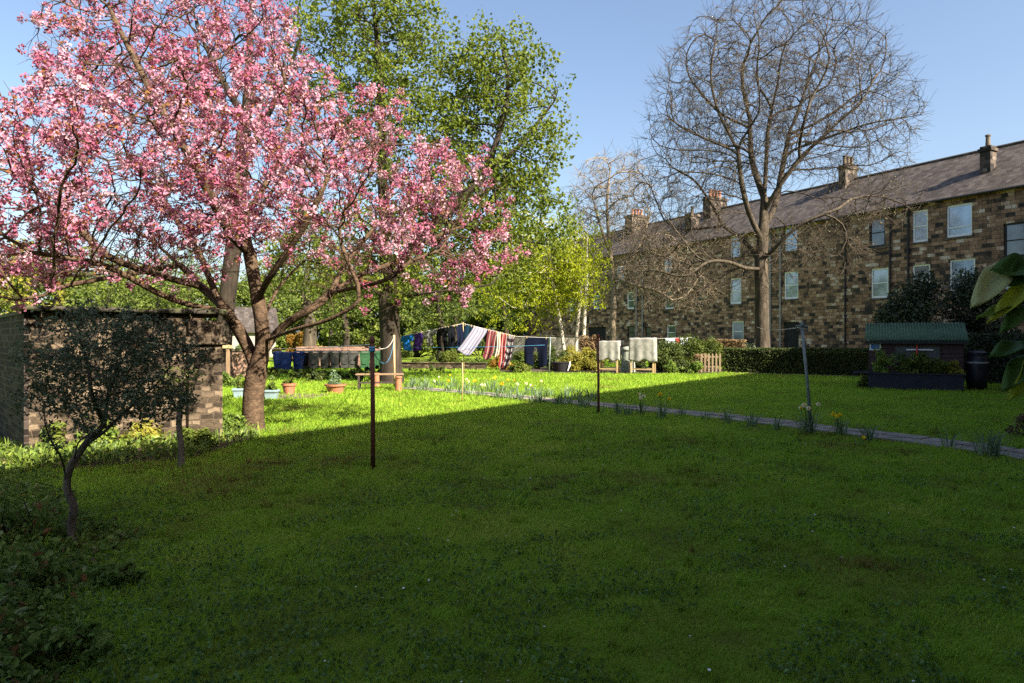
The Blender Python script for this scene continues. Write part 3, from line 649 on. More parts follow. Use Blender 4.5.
# big bare ash in front of the tenement
YA = 34.5; A = lambda px, py, dy=0: at(px, py, YA+dy)
t, sk, rg = grown_tree('ash_tree', 'tall bare ash with a single pale lit trunk behind the clipped hedge', base(763, YA),
    [A(763,350), A(762,320), A(762,290), A(761,262), A(763,235), A(764,205), A(766,165), A(768,130)],
    [(A(762,268), [A(752,250,.4), A(738,236,.8), A(724,226,1), A(712,205,1.2)]), (A(763,240), [A(750,215,-.6), A(742,185,-1), A(738,150,-1.2)]),
     (A(763,228), [A(775,205,.7), A(782,170,1.1), A(790,130,1.3)]), (A(764,215), [A(780,185,-.8), A(803,155,-1.4)]),
     (A(762,262), [A(778,245,-.8), A(800,225,-1.4), A(830,212,-1.9)]), (A(724,226), [A(705,228,1.8), A(685,230,2.2)]), (A(764,200), [A(752,160,1.2), A(750,120,1.8)]),
     (A(761,272), [A(745,268,-1), A(728,262,-1.8), A(708,262,-2.2), A(690,275,-2.4)])],
    [(4200, A(775,90), (5.9,4.6,4.9), .15), (2000, A(738,120), (4.7,4.0,4.2)), (1300, A(850,120), (3.4,3.2,3.4)), (1400, A(690,180), (2.9,3,3.2)), (420, A(870,205), (2.6,2.3,1.1)), (420, A(800,252), (3.4,2.2,1.5)), (900, A(690,262), (3.4,2.4,2.2))],
    .32, 2.4, .37, (0,0,.16), .0066, 2.1, .34, M['ash_bark'], (14000,3,.85,.36,(0,0,.10)), seed=12, thr=.05, flare=(.4,.6), curve=1.22, coarse=(.05,.5,6.0,.95,.2), jitter=.06, momentum=.75)
leafy(t, sk, rg, M['leaf_bud'], .0075, 1, .06, .10, .45, keep=.16, zmin=6, nscale=.4, name='buds', hi=.16)
# drooping sunlit twigs, lower part of the ash
P = np.array(sk.P)

# smaller bare tree left of it
YB = 44.0; A = lambda px, py, dy=0: at(px, py, YB+dy)
t, sk, rg = grown_tree('bare_tree', 'slender leafless tree with fine pale twigs behind the two sheeted seats', base(613, YB),
    [A(613,345), A(613,320), A(614,295), A(612,270), A(609,240), A(607,205), A(610,170)],
    [(A(613,285), [A(625,268,.5), A(640,245,1), A(650,215,1.2)]), (A(610,250), [A(600,225,-.5), A(592,195,-.8)]), (A(613,300), [A(605,280,.6), A(594,262,1), A(585,240,1)]), (A(613,278), [A(635,285,-1), A(655,290,-1.5), A(672,300,-1.6)])],
    [(1400, A(612,205), (2.9,2.6,3.6), .1), (900, A(650,260), (3.2,2.6,2.4)), (260, A(590,235), (1.6,2,2.2)), (560, A(672,290), (2.9,2,1.3))],
    .34, 2.4, .38, (0,0,.05), .0095, 2.1, .2, M['twig_bark'], (13000,3,.8,.7,(0,0,-.03)), seed=14, thr=.06, coarse=(.06,.45,5.0,.9,.1))
# bare tree behind the outhouse
YC = 27.0; A = lambda px, py, dy=0: at(px, py, YC+dy)
t, sk, rg = grown_tree('bare_tree', 'big leafless tree behind the cherry, its grey trunk just past the outhouse end', base(223, YC),
    [A(223,350), A(226,310), A(232,260), A(238,200), A(244,140), A(248,90), A(250,40), A(252,-10)],
    [(A(240,170), [A(265,120,.6), A(285,80,1), A(300,40,1.2)]), (A(245,120), [A(225,85,-.5), A(205,45,-1)]), (A(232,250), [A(255,215,1), A(280,180,1.5), A(305,140,1.8)])],
    [(700, A(250,40), (2.9,2.4,3.4)), (250, A(290,90), (1.7,1.7,2.0)), (150, A(220,90), (1.6,1.7,1.6))],
    .34, 2.6, .40, (0,0,.1), .007, 2.2, .33, M['dark_bark'], (3500,3,.7,.6,(0,0,.05)), seed=15, thr=.06, coarse=(.06,.45,5.0,.9,.15))
# birches
YD = 37.0; A = lambda px, py, dy=0: at(px, py, YD+dy)
for k, (pb, lean, lab, dy, off) in enumerate([(566,-13,'leftmost of three slim birches in yellow-green leaf, trunk leaning left',0,0), (575,6,'middle one of the three slim pale birches in yellow-green leaf',.6,0), (583,3,'rightmost of the three slim birches, beside the pale sheeted seats',-.4,0)]):
    cx = [521, 550, 579][k]
    t, sk, rg = grown_tree('birch_tree', lab, base(pb, YD+dy), [A(pb+lean*.3,335,dy), A(pb+lean*.6,312,dy), A(pb+lean,285,dy), A(pb+lean*1.3,255,dy), A(pb+lean*1.5,228,dy)], [],
        [(480, A(cx,262,dy), ([2.6,2.1,1.1][k],1.7,[3.1,2.8,2.4][k]), 0.0)], .3, 2.4, .38, (0,0,-.02), .006, 2.2, .1, M['birch_bark'], (700,4,1.1,.5,(0,0,-.45)), seed=30+k, thr=.03, group='birches by the washing', start_frac=.55, flare=(.25,.3))
    leafy(t, sk, rg, M['leaf_birch'], .02, 8, .24, .135, .6, zmin=2.0, droop=(0,0,-1.2), lo=.05)
# background trees: left and behind the bins
bg = [(308, 44, 9.0, 2.6, 'leaf_mid', 'pale trunked tree in green leaf rising behind the wheelie bins', 'ash_bark'), (345, 50, 8.0, 3.0, 'leaf_mid', 'round green tree behind the bins, between the pale trunk and the tall maple', 'dark_bark'),
      (60, 33, 6.2, 3.2, 'leaf_mid', 'bushy green tree showing just above the outhouse roof slab', 'dark_bark'), (-10, 28, 5.5, 2.6, 'leaf_yellow', 'yellowish bushy tree at the far left behind the outhouse', 'dark_bark'), (160, 46, 7.0, 3.0, 'leaf_mid', 'loose green tree far behind the cherry, above the outhouse corner', 'dark_bark'),
      (262, 66, 9.0, 3.6, 'leaf_mid', 'distant green tree standing over the white cottage', 'dark_bark'), (440, 50, 8.5, 3.4, 'leaf_mid', 'dark green tree behind the washing line, right of the tall maple', 'dark_bark'), (505, 58, 9.0, 3.2, 'leaf_mid', 'distant leafy tree between the washing and the birches', 'dark_bark'), (110, 62, 9.5, 4.5, 'leaf_mid', 'farthest broad green tree beyond the outhouse', 'dark_bark'),
      (330, 72, 11, 5.0, 'leaf_mid', 'wide green tree far behind the wheelie bins', 'dark_bark'), (395, 70, 11, 5.0, 'leaf_mid', 'wide green tree far behind the maple trunk', 'dark_bark'), (455, 76, 11, 5.2, 'leaf_mid', 'wide green tree far behind the washing', 'dark_bark'), (190, 78, 12, 5.5, 'leaf_mid', 'wide green tree far behind the bare grey trunk', 'dark_bark')]
for k, (px, Y, h, w, mt, lab, bk) in enumerate(bg):
    b0 = base(px, Y)
    t, sk, rg = grown_tree('leafy_tree', lab, b0, [b0+Vector((.1,.1,h*.25)), b0+Vector((-.15,0,h*.5)), b0+Vector((.1,.1,h*.78))], [],
        [(520, b0+Vector((0,0,h*.62)), (w,w*.8,h*.4))], .42, 2.6, .5, (0,0,.03), .01, 2.2, .24 if k else .42, M[bk], (0,2,.4,.7,(0,0,0)), seed=50+k, thr=.06, group='trees beyond the garden', start_frac=.4)
    leafy(t, sk, rg, M[mt], .035, 13, .42, .21, .7, zmin=h*.18, lo=.16)

# far-off wood that closes the horizon
rg = np.random.default_rng(404); n = 70000; x = rg.uniform(-95, 22, n); top = 6.5+5.5*fnoise(x, 0*x, .09, 12)+1.6*fnoise(x, 0*x+5, .5, 13)
z = top*rg.random(n)**.75; y = 92+(x+40)*-.06+8*(fnoise(x*1.3, z*1.3, .3, 17)-.5)*2+rg.normal(0, .8, n)
v, q = leaves(np.stack([x, y, z], -1), .62, .75, rg, normal=np.array((.2,-.5,.4)), nrand=1.0)
tag(build('distant_wood', v, q, M['leaf_mid'], tint=np.clip(.5*fnoise(x, z, .35, 19)+.5*rg.random(n), 0, 1)), 'far off belt of green trees closing the horizon at the left', 'trees', kind='stuff')

# ---------------------------------------------------------------- shrubs and hedges
def lumpy(w, d, h, nb, npts, rg, z0=.0):
    """points through a lumpy dome: sub-clumps in the volume, leaves mostly near their shells"""
    c = []
    while len(c) < nb:
        p = rg.uniform(-1, 1, 3); p[2] = rg.uniform(0, 1)
        if p[0]**2+p[1]**2+(p[2]-.25)**2/.6 < 1: c.append(p*np.array((w/2*.8, d/2*.8, h*.86))+np.array((0,0,z0)))
    c = np.array(c); rr = rg.uniform(.13, .26, nb)*min(w, h, d*1.2)*1.1
    k = rg.integers(0, nb, npts); o = unit(rg.normal(0, 1, (npts, 3))); rad = rg.uniform(.35, 1.08, npts)
    p = c[k]+o*(rr[k]*rad)[:, None]; p[:,2] = np.abs(p[:,2]-.02)+.02
    return p, o, k, c
def shrub(name, label, loc, w, d, h, mat, n, size, seed, bark='dark_bark', aspect=.55, nb=16, group=None, cat='shrub', rz=0, droop=None, nrand=.8):
    rg = np.random.default_rng(seed); t = thing(name, loc, label, cat, rz, group)
    p, o, k, c = lumpy(w, d, h, nb, n, rg)
    tn = np.clip(.6*rg.random(nb)[k]+.45*rg.random(n), 0, 1)
    crown_obj('foliage', p, size, aspect, mat, rg, t, tn, normal=o*.8+np.array((0,0,.3)), nrand=nrand, droop=droop)
    m = MB()
    for q in c[:min(nb, 12)]:
        a = Vector((q[0]*.15, q[1]*.15, 0)); e = Vector(q); m.tube([a, a.lerp(e, .5)+Vector((rg.normal(0,.04),rg.normal(0,.04),.03*h)), e], [.022*h, .014*h, .005*h], 5)
    m.build('stems', M[bark], t, smooth=True); return t
def hedge(name, label, a, b, th, h, mat, n, size, seed):
    rg = np.random.default_rng(seed); d = b-a; L = d.length; t = thing(name, a, label, 'hedge', math.atan2(d.y, d.x))
    x = rg.uniform(0, L, n); s = rg.random(n); top = s < th/(th+2*h)*1.2; side = rg.random(n) < .6
    y = np.where(top, rg.uniform(0, th, n), np.where(side, 0, th)); z = np.where(top, h, rg.uniform(0.02, h, n))
    wob = (fnoise(x*1.0, z+y, .9, seed)-.5)*.22
    y = y+np.where(top, 0, np.where(side, -wob, wob)+np.where(side, 1, -1)*np.abs(rg.normal(0, .06, n))); z = z+np.where(top, wob*.8-np.abs(rg.normal(0,.04,n))+.02, 0)
    nn = np.stack([0*x, np.where(top, 0, np.where(side, -1, 1)), np.where(top, 1, .25)], -1)
    tn = .5*fnoise(x, z+y, 1.2, seed+3)+.6*rg.random(n)-.05
    crown_obj('foliage', np.stack([x, y, z], -1), size, .6, mat, rg, t, tn, normal=nn*1.0, nrand=.9)
    m = MB(); m.box(.12, L-.12, .14, th-.14, .02, h-.14); m.build('inner_twigs', M['dark_bark'], t); return t

hedge('hedge', 'long dark clipped hedge behind the right lawn, ending at the picket fence', base(722, 33.2), base(872, 29.6), 1.1, 1.12, M['hedge_leaf'], 26000, .075, 61)
hedge('hedge', 'dark tall hedge to the right of the shed, beyond the black water butt', base(966, 25), base(1085, 22.5), 1.0, 1.75, M['leaf_dark'], 16000, .1, 62)
hedge('hedge', 'tan clipped beech hedge top beyond the picket fence', base(704, 42), base(744, 41), 1.5, 1.5, M['leaf_tan'], 7000, .1, 63)

# bed along the back of the lawn
S = [(520, 33.2, 1.2, 1.0, 1.0, 'leaf_mid', 'rounded green shrub between the striped towels and the navy sheet'), (553, 36, 2.3, 1.2, 1.75, 'hedge_leaf', 'clipped dark green shrub with flat top behind the navy sheet'),
     (570, 34.5, 1.6, 1.2, 1.25, 'leaf_yellow', 'yellow-green shrub to the right of the black tub'), (588, 34.5, 1.7, 1.3, 1.15, 'leaf_yellow', 'low yellow shrub under the birch trunks'), (590, 36.5, 1.8, 1.2, 1.95, 'leaf_tan', 'tan twiggy shrub at the foot of the birches'),
     (668, 33.0, 2.0, 1.6, 1.75, 'hedge_leaf', 'big dark green shrub just right of the larger sheeted seat'), (690, 36.5, 2.4, 1.8, 2.0, 'leaf_mid', 'broad green shrub behind the low pale ground plants'), (712, 37.5, 2.6, 1.5, 1.75, 'leaf_mid', 'feathery light green shrub in front of the tan hedge'),
     (672, 32.0, 1.5, .8, .6, 'bright_cover', 'low pale green plant in front of the big dark shrub'), (692, 31.8, 1.3, .8, .62, 'bright_cover', 'low bright green plant left of the picket fence'), (632, 35, 1.4, 1, 1.0, 'hedge_leaf', 'dark shrub half hidden between the two sheeted seats'),
     (700, 34.0, 1.0, .7, 1.2, 'leaf_tan', 'brownish shrub above the left end of the picket fence'), (748, 44, 1.9, 1.2, 1.5, 'leaf_dark', 'dark round shrub by the right end of the tan hedge'), (503, 35.5, 1.6, 1, .9, 'leaf_orange', 'orange-brown shrub behind the striped towels'),
     (425, 36.4, 2.2, .9, .75, 'leaf_mid', 'green plants on the raised bed below the grey jumper'), (449, 36.6, 1.6, .9, 1.15, 'leaf_mid', 'taller green plant on the raised bed below the dark trousers'), (472, 36.2, 1.7, .9, .7, 'bright_cover', 'low green plants on the raised bed below the navy towels'),
     (356, 27.0, 2.4, 1.2, .38, 'hedge_leaf', 'low dark green plants between the bowl and the bench'), (312, 26.2, 1.7, 1.0, .42, 'hedge_leaf', 'low dark plants between the two terracotta pots'), (370, 30.5, 3.2, 1.3, .45, 'hedge_leaf', 'low dark plants in front of the green bins'), (292, 31.5, 3.0, 1.2, .4, 'hedge_leaf', 'low dark plants in front of the blue bins'), (262, 28.5, 1.6, 1.0, .5, 'leaf_mid', 'leafy plant behind the pale blue planter'), (425, 33.5, 3.4, 1.0, .3, 'hedge_leaf', 'low plants in front of the rubble edging, left part'),
     (330, 29.5, 3.8, 1.3, .4, 'leaf_mid', 'low green bed planting behind the two terracotta pots'), (299, 27.5, 1.3, .8, .42, 'leaf_mid', 'small green plant just right of the left terracotta pot'), (218, 22.8, 1.9, 1.2, .55, 'bright_cover', 'pale green leafy clump between outhouse and cherry trunk'), (206, 23.5, 1.2, 1.2, .8, 'leaf_mid', 'darker leafy clump beside the outhouse end'),
     (300, 47, 4.4, 1.4, 2.2, 'leaf_orange', 'orange-leaved hedge shrub behind the blue bins'), (352, 52, 5.5, 1.5, 2.3, 'leaf_mid', 'green hedge shrub behind the grey bins'), (240, 45, 4.0, 1.5, 1.3, 'leaf_mid', 'green shrub in front of the cottage'), (415, 58, 7, 2, 2.6, 'leaf_mid', 'far shrub mass behind the blue shirt'), (480, 64, 8, 2, 2.8, 'leaf_dark', 'far dark shrub behind the lilac towel')]
for k, (px, Y, w, d, h, mt, lab) in enumerate(S):
    shrub('shrub', lab, base(px, Y), w, d, h, M[mt], int(1700+1500*w*h), .10 if Y < 40 else .17, 100+k, group='shrubs and plants around the lawn')
# large dark shrub behind the shed
YS = 27.5
t = shrub('shrub', 'large dark evergreen shrub rising over the green shed roof', base(938, YS), 6.2, 3.0, 5.1, M['leaf_dark'], 26000, .15, 141, nb=34, cat='shrub')
shrub('shrub', 'dark evergreen shrub at the right edge above the tall hedge', base(1035, 27.5), 3.6, 2.4, 4.4, M['leaf_dark'], 12000, .15, 142, nb=22, cat='shrub')
for k, (px, py, w_, h_, mt, lab) in enumerate([(52,454,.7,.5,'leaf_mid','leafy shrub at the left end of the outhouse wall'), (92,450,.8,.6,'bright_cover','bright green shrub at the foot of the outhouse wall, behind the dark bush'), (142,446,.7,.45,'leaf_yellow','yellow-green shrub against the middle of the outhouse wall'), (226,436,.8,.4,'bright_cover','bright leafy shrub between the outhouse pier and the cherry trunk'), (196,447,.6,.35,'leaf_mid','low shrub behind the thin young tree')]):
    shrub('shrub', lab, gp(px, py), w_, w_*.7, h_, M[mt], 900, .085, 180+k, group='shrubs and plants around the lawn')
for k, (px, py, w_, h_, lab) in enumerate([(22,600,.55,.34,'leafy bronze-green plant at the left edge, below the dark bush'), (64,668,.5,.22,'low leafy plant in the bottom left corner'), (6,545,.6,.5,'taller leafy plant at the far left edge behind the bronze-green one'), (118,585,.4,.16,'small leafy plant at the lawn edge below the dark bush')]):
    shrub('plant', lab, gp(px, py), w_, w_, h_, M['cover'], 420, .06, 190+k, cat='plant', group='plants in the left foreground bed', aspect=.5)
# holly-like shrub in the left foreground
YH = 5.45; A = lambda px, py, dy=0: at(px, py, YH+dy)
t, sk, rg = grown_tree('holly_bush', 'dark small leaved evergreen bush with bent bare stem in left foreground', gp(74,545), [A(71,525), A(74,508), A(67,488), A(70,468), A(80,452,.1), A(90,438,.13), A(104,424,.16), A(108,395,.2), (A(118,365,.2))],
    [(A(69,485), [A(62,460,-.1), A(52,442,-.2), A(45,425,-.3)]), (A(82,448), [A(104,432,.3), A(125,412,.4), A(150,390,.5)]), (A(95,425), [A(92,395,-.1), A(88,365,-.15), A(80,340,-.2)]), (A(62,460), [A(80,440,-.2), A(105,428,-.2)])],
    [(760, A(112,350,.15), (.62,.55,.36)), (240, A(58,352,0), (.32,.38,.26)), (240, A(168,352,.3), (.32,.34,.30)), (300, A(118,398,.1), (.52,.45,.22)), (200, A(66,398,0), (.32,.35,.2)), (140, A(168,402,.3), (.22,.3,.16))], .055, .5, .075, (0,0,.02), .0016, 2.3, .029, M['holly_bark'], (1100,2,.09,.8,(0,0,.03)), seed=17, thr=.012, start_frac=.55, cat='bush', flare=(.4,.08))
leafy(t, sk, rg, M['leaf_holly'], .0042, 8, .055, .038, .5, zmin=.75, nscale=4, lo=.25, nrand=.8)
# sapling
YP = 8.7; A = lambda px, py, dy=0: at(px, py, YP+dy)
t, sk, rg = grown_tree('sapling', 'thin young tree with upright bare twigs left of the cherry trunk', gp(181,467), [A(181,445), A(179,425), A(180,405), A(183,385)],
    [(A(180,412), [A(170,398,.05), A(160,390,.1)]), (A(180,408), [A(192,392,-.05), A(198,375,-.1)])], [(150, A(180,385), (.28,.25,.24))], .05, .6, .07, (0,0,.2), .002, 2.3, .036, M['holly_bark'], (120,2,.09,.5,(0,0,.1)), seed=18, thr=.012, start_frac=.6, cat='sapling', flare=(.4,.08))
leafy(t, sk, rg, M['leaf_mid'], .004, 3, .05, .042, .55, zmin=.8, nscale=3, lo=.25)

# ---------------------------------------------------------------- wheelie bins
def wheelie_bin(label, loc, rz, mat):
    t = thing('wheelie_bin', loc, label, 'wheelie bin', rz, 'wheelie bins in a row')
    m = MB(); w0, w1, d0, d1, h = .19, .235, .2, .27, .86
    m.add([(-w0,-d0,.06),(w0,-d0,.06),(w0,d0-.06,.06),(-w0,d0-.06,.06),(-w1,-d1,h),(w1,-d1,h),(w1,d1,h),(-w1,d1,h)], [(0,3,2,1),(0,1,5,4),(1,2,6,5),(2,3,7,6),(3,0,4,7),(4,5,6,7)])
    m.box(-w1-.015,w1+.015,-d1-.015,d1+.015,h-.05,h+.002); m.box(-.12,.12,-.262,-.235,.28,.6); m.build('body', mat, t, bevel=.012)
    m = MB(); n = 6; vs = []; q = []
    for i in range(n+1):
        y = -d1-.03+(2*d1+.06)*i/n; z = h+.02+.07*math.sin(math.pi*(.18+.7*i/n))
        vs += [(-w1-.025,y,z-.015),(-w1*.6,y,z+.012),(w1*.6,y,z+.012),(w1+.025,y,z-.015)]
    for i in range(n):
        for j in range(3): a = i*4+j; q.append((a,a+1,a+5,a+4))
    b0 = len(vs); vs += [(x,y,h+.004) for x, y in ((-w1-.025,-d1-.03),(w1+.025,-d1-.03),(w1+.025,d1+.03),(-w1-.025,d1+.03))]
    q += [(b0,b0+1,3,0),(b0+3,b0+2,n*4+3,n*4)]
    m.add(vs, q, []); m.add([vs[b0],vs[b0+1],vs[0],vs[1],vs[2],vs[3]], [], [])
    for s in range(n): 
        m.add([vs[s*4],vs[s*4+4],(vs[s*4+4][0],vs[s*4+4][1],h+.004),(vs[s*4][0],vs[s*4][1],h+.004)], [(0,1,2,3)]); m.add([vs[s*4+3],vs[s*4+7],(vs[s*4+7][0],vs[s*4+7][1],h+.004),(vs[s*4+3][0],vs[s*4+3][1],h+.004)], [(0,1,2,3)])
    m.build('lid', mat, t, smooth=False)
    m = MB(); m.tube([(-w1+.03,d1+.06,h-.03),(w1-.03,d1+.06,h-.03)], .016, 6); m.build('handle', mat, t)
    for s in (-1, 1):
        m = MB(); m.tube([(s*.2,d0-.02,.1),(s*.25,d0-.02,.1)], .1, 14); m.build('wheel', M['tyre'], t)
    return t
bins = [(279,35.4,'bin_blue','leftmost blue wheelie bin, partly behind the next one'), (286.5,34.6,'bin_blue','second blue wheelie bin, standing forward of the row'), (298.5,35.2,'bin_blue','third blue wheelie bin, next to the black bin'), (306.5,35.9,'bin_black','black wheelie bin between the blue and the grey bins'),
        (314.5,35.6,'bin_grey','first grey wheelie bin right of the black bin'), (325.5,36,'bin_grey','second grey wheelie bin from the black bin'), (335.5,36,'bin_grey','middle grey wheelie bin of the row'), (345,36.1,'bin_grey','fourth grey wheelie bin from the black bin'), (353.5,36.1,'bin_grey','grey wheelie bin beside the green ones'),
        (365,35.8,'bin_green','left green wheelie bin beside the grey ones'), (375,36.2,'bin_green','green wheelie bin behind the iron clothes pole'), (383,36.4,'bin_green','green wheelie bin half behind the maple trunk')]
proto = None
for k, (px, Y, mt, lab) in enumerate(bins):
    p = base(px, Y); rz = math.atan2(-p.x, p.y)*-1*.0+random.uniform(-.12, .12)
    if proto is None: proto = wheelie_bin(lab, p, rz, M[mt])
    else: copy_thing(proto, p, rz, lab, {'body': M[mt], 'lid': M[mt], 'handle': M[mt]})

# ---------------------------------------------------------------- pots, bench, odds and ends
def pot(label, loc, r, h, mat, plant, seed, pw, phh, name='plant_pot'):
    t = thing(name, loc, label, 'plant pot')
    m = MB(); m.lathe([(r*.68,0),(r*.93,h*.78),(r*1.06,h*.8),(r*1.08,h),(r*.92,h),(r*.9,h*.86)], k=20); m.build('pot', mat, t, smooth=False)
    rg = np.random.default_rng(seed); p, o, k, c = lumpy(pw, pw, phh, 7, 350, rg, 0); p[:,2] += h*.9
    crown_obj('plant', p, .08, .4, plant, rg, t, rg.random(350), normal=o, droop=(0,0,.8))
    return t
pot('terracotta pot with small grey-green plant, just right of the cherry trunk', gp(289,394.5), .2, .33, M['terracotta'], M['leaf_mid'], 1, .35, .25)
pot('wide terracotta bowl with sparse blue-green plant, left of the iron pole', gp(335.5,393), .3, .27, M['terracotta'], M['daff_leaf'], 2, .5, .5)
def tub(name, label, loc, w, d, h, mat, plant, seed, rz=0):
    t = thing(name, loc, label, 'planter', rz)
    m = MB(); m.box(-w/2,w/2,-d/2,d/2,0,h,taper=.03); m.box(-w/2-.02,w/2+.02,-d/2-.02,d/2+.02,h-.05,h+.01); m.build('tub', mat, t, bevel=.012)
    rg = np.random.default_rng(seed); p, o, k, c = lumpy(w, d, .4, 8, 500, rg); p[:,2] += h
    crown_obj('plant', p, .1, .3, plant, rg, t, rg.random(500), normal=o, droop=(0,0,1)); return t
tub('planter', 'pale blue square planter beside the cherry trunk', gp(271.5,399), .32, .3, .24, M['tub_blue'], M['bright_cover'], 3)
tub('planter', 'pale trough planter seen left of the cherry trunk', gp(240,398), .34, .28, .26, M['tub_blue'], M['leaf_mid'], 4, .2)
t = thing('garden_bench', gp(380,389.5), 'old dark wooden bench at the foot of the maple', 'bench', .08)
m = MB()
for k in range(3): m.box(-.75,.75,-.2+.14*k,-.08+.14*k,.47,.51)
m.build('seat', M['wood'], t, bevel=.005)
for x in (-.68, .62):
    for y in (-.18, .14): m = MB(); m.box(x,x+.06,y,y+.06,0,.468); m.build('leg', M['dark_wood'], t)
m = MB(); m.box(-.62,.62,-.16,-.13,.2,.26); m.build('stretcher', M['dark_wood'], t)
for px, lab in ((376.5, 'terracotta chimney pot standing under the left of the bench'), (398.5, 'terracotta chimney pot standing at the right end of the bench')):
    p = gp(px, 391 if px > 390 else 386.5); m = MB(); m.lathe([(.12,0),(.105,.06),(.09,.38),(.115,.41),(.115,.46),(.08,.46)], k=16); o = m.build('chimney_pot', M['terracotta']); o.location = p; tag(o, lab, 'chimney pot', 'chimney pots by the bench')
tag(MB().build.__self__.box(-1.0,1.0,-.7,.7,-.02,.03).build('paving_slab', M['stone_trim'], bevel=.01), 'flat paving slab under the terracotta pot', 'paving slab').location = gp(287,396.5)
# black tub with white stripe and a grey-green composter
t = thing('garden_tub', base(561, 33.4), 'black low tub with a pale handle beside the navy sheet', 'tub')
m = MB(); m.lathe([(.36,0),(.44,.3),(.47,.42),(.5,.44),(.5,.48),(.44,.48),(.42,.3)], k=22); m.build('bowl', M['bin_black'], t)
m = MB(); m.tube([(.3,-.36,.08),(.36,-.42,.25),(.4,-.36,.4),(.42,-.2,.47)], .035, 8); m.build('handle', M['white_paint'], t)
t = thing('compost_bin', base(628, 33.2), 'grey-green tapered compost bin between the two sheeted seats', 'compost bin')
m = MB(); m.lathe([(.36,0),(.35,.3),(.345,.32),(.32,.7),(.315,.72),(.28,1.02)], k=18); m.build('bin_body', M['stone_grey'], t)
m = MB(); m.lathe([(.3,1.02),(.31,1.1),(.24,1.2),(.06,1.24)], k=18); m.build('lid', M['stone_grey'], t, smooth=True)

# ---------------------------------------------------------------- seats under dust sheets
def covered_seat(label_f, label_s, px, Y, w, top, bot, rz, seed):
    p = base(px, Y); t = thing('covered_bench', p, label_f, 'garden seat', rz); d = .62
    for x in (-w/2+.05, w/2-.11):
        for y in (-d/2+.04, d/2-.1): m = MB(); m.box(x,x+.06,y,y+.06,0,top-.05 if y > 0 else bot+.35); m.build('leg', M['pale_wood'], t)
    m = MB(); m.box(-w/2+.05,w/2-.05,-d/2+.05,d/2-.05,bot+.02,bot+.06); m.build('seat', M['wood'], t)
    m = MB()
    for y in (-d/2+.05, d/2-.08): m.box(-w/2+.115,w/2-.115,y,y+.03,.18,.23)
    m.build('stretcher', M['pale_wood'], t)
    rg = np.random.default_rng(seed); n = 15; loop = []
    hw, hd = w/2, d/2
    per = [(-hw+2*hw*i/n, -hd) for i in range(n)]+[(hw, -hd+2*hd*i/8) for i in range(8)]+[(hw-2*hw*i/n, hd) for i in range(n)]+[(-hw, hd-2*hd*i/8) for i in range(8)]
    K = len(per); rows = 12; vs = []; q = []
    for j in range(rows+1):
        f = j/rows
        for i, (x, y) in enumerate(per):
            wv = (math.sin(i*1.15+seed)+.6*math.sin(i*.53+2*seed+f*2))*.022*(.25+f); fl = 1+.03*f
            nx_, ny_ = x/hw, y/hd; z = top-(top-bot)*f + (f**3)*.06*math.sin(i*.7+seed)-(.0 if f else .01*math.sin(i))
            vs.append((x*fl+wv*nx_, y*fl+wv*ny_, z))
    for j in range(rows):
        for i in range(K): q.append((j*K+i, (j+1)*K+i, (j+1)*K+(i+1)%K, j*K+(i+1)%K))
    c = len(vs); vs.append((0, 0, top-.03)); tr_ = [(c, i, (i+1)%K) for i in range(K)]
    o = build('dust_sheet', vs, [q, tr_], M['sheet'], smooth=True); o.location = p; o.rotation_euler = (0,0,rz)
    sm = o.modifiers.new('thickness', 'SOLIDIFY'); sm.thickness = .008; tag(o, label_s, 'sheet', 'dust sheets over the garden seats')
covered_seat('wooden seat frame under the smaller pale dust sheet', 'pale dust sheet draped over the left, smaller seat', 609, 32.2, 1.02, 1.52, .62, -.35, 3)
covered_seat('wooden seat frame under the larger pale dust sheet', 'pale dust sheet draped over the right, larger seat beside the dark shrub', 643, 31.8, 1.18, 1.66, .58, -.38, 8)
# picket fence
a = base(700, 32.4); b = base(721, 32.6); t = thing('picket_fence', a, 'short wooden picket fence at the left end of the long hedge', 'fence', math.atan2((b-a).y, (b-a).x))
for z in (.25, .72): m = MB(); m.box(0,1.05,0,.03,z,z+.07); m.build('rail', M['old_wood'], t)
for k in range(6):
    m = MB(); x = .02+k*.19; m.box(x,x+.09,-.025,-.003,.03,.86); m.add([(x,-.025,.86),(x+.09,-.025,.86),(x+.09,-.003,.86),(x,-.003,.86),(x+.045,-.025,.93),(x+.045,-.003,.93)], [(1,2,5,4),(3,0,4,5)], [(0,1,4),(2,3,5)]); m.build('picket', M['old_wood'], t)

# ---------------------------------------------------------------- shed with planter
SHR = -.5; sp0 = gp(868, 389); sdx = Vector((math.cos(SHR), math.sin(SHR), 0)); sdy = Vector((-math.sin(SHR), math.cos(SHR), 0)); w = 2.68; s0 = sp0+sdy*1.0
t = thing('garden_shed', s0, 'small plum coloured garden shed with green corrugated roof', 'shed', SHR)
m = MB(); H0, H1, D = 1.6, 2.15, 1.5
zs = np.linspace(.05, H0, 12)
def boards(m, x0, x1, z0, z1):
    n = max(1, round((z1-z0)/.14)); hh = (z1-z0)/n
    for k in range(n): m.add([(x0,-.028,z0+k*hh),(x1,-.028,z0+k*hh),(x1,-.004,z0+(k+1)*hh),(x0,-.004,z0+(k+1)*hh),(x0,0,z0+k*hh),(x1,0,z0+k*hh)], [(0,1,2,3),(4,5,1,0)])
boards(m, .02, .72, .05, H0-.02); boards(m, 2.08, w-.02, .05, H0-.02); boards(m, .72, 2.08, .05, .82); boards(m, .72, 2.08, 1.42, H0-.02)
m.box(0,.72,0,.05,0,H0); m.box(2.08,w,0,.05,0,H0); m.box(.72,2.08,0,.05,0,.82); m.box(.72,2.08,0,.05,1.42,H0)
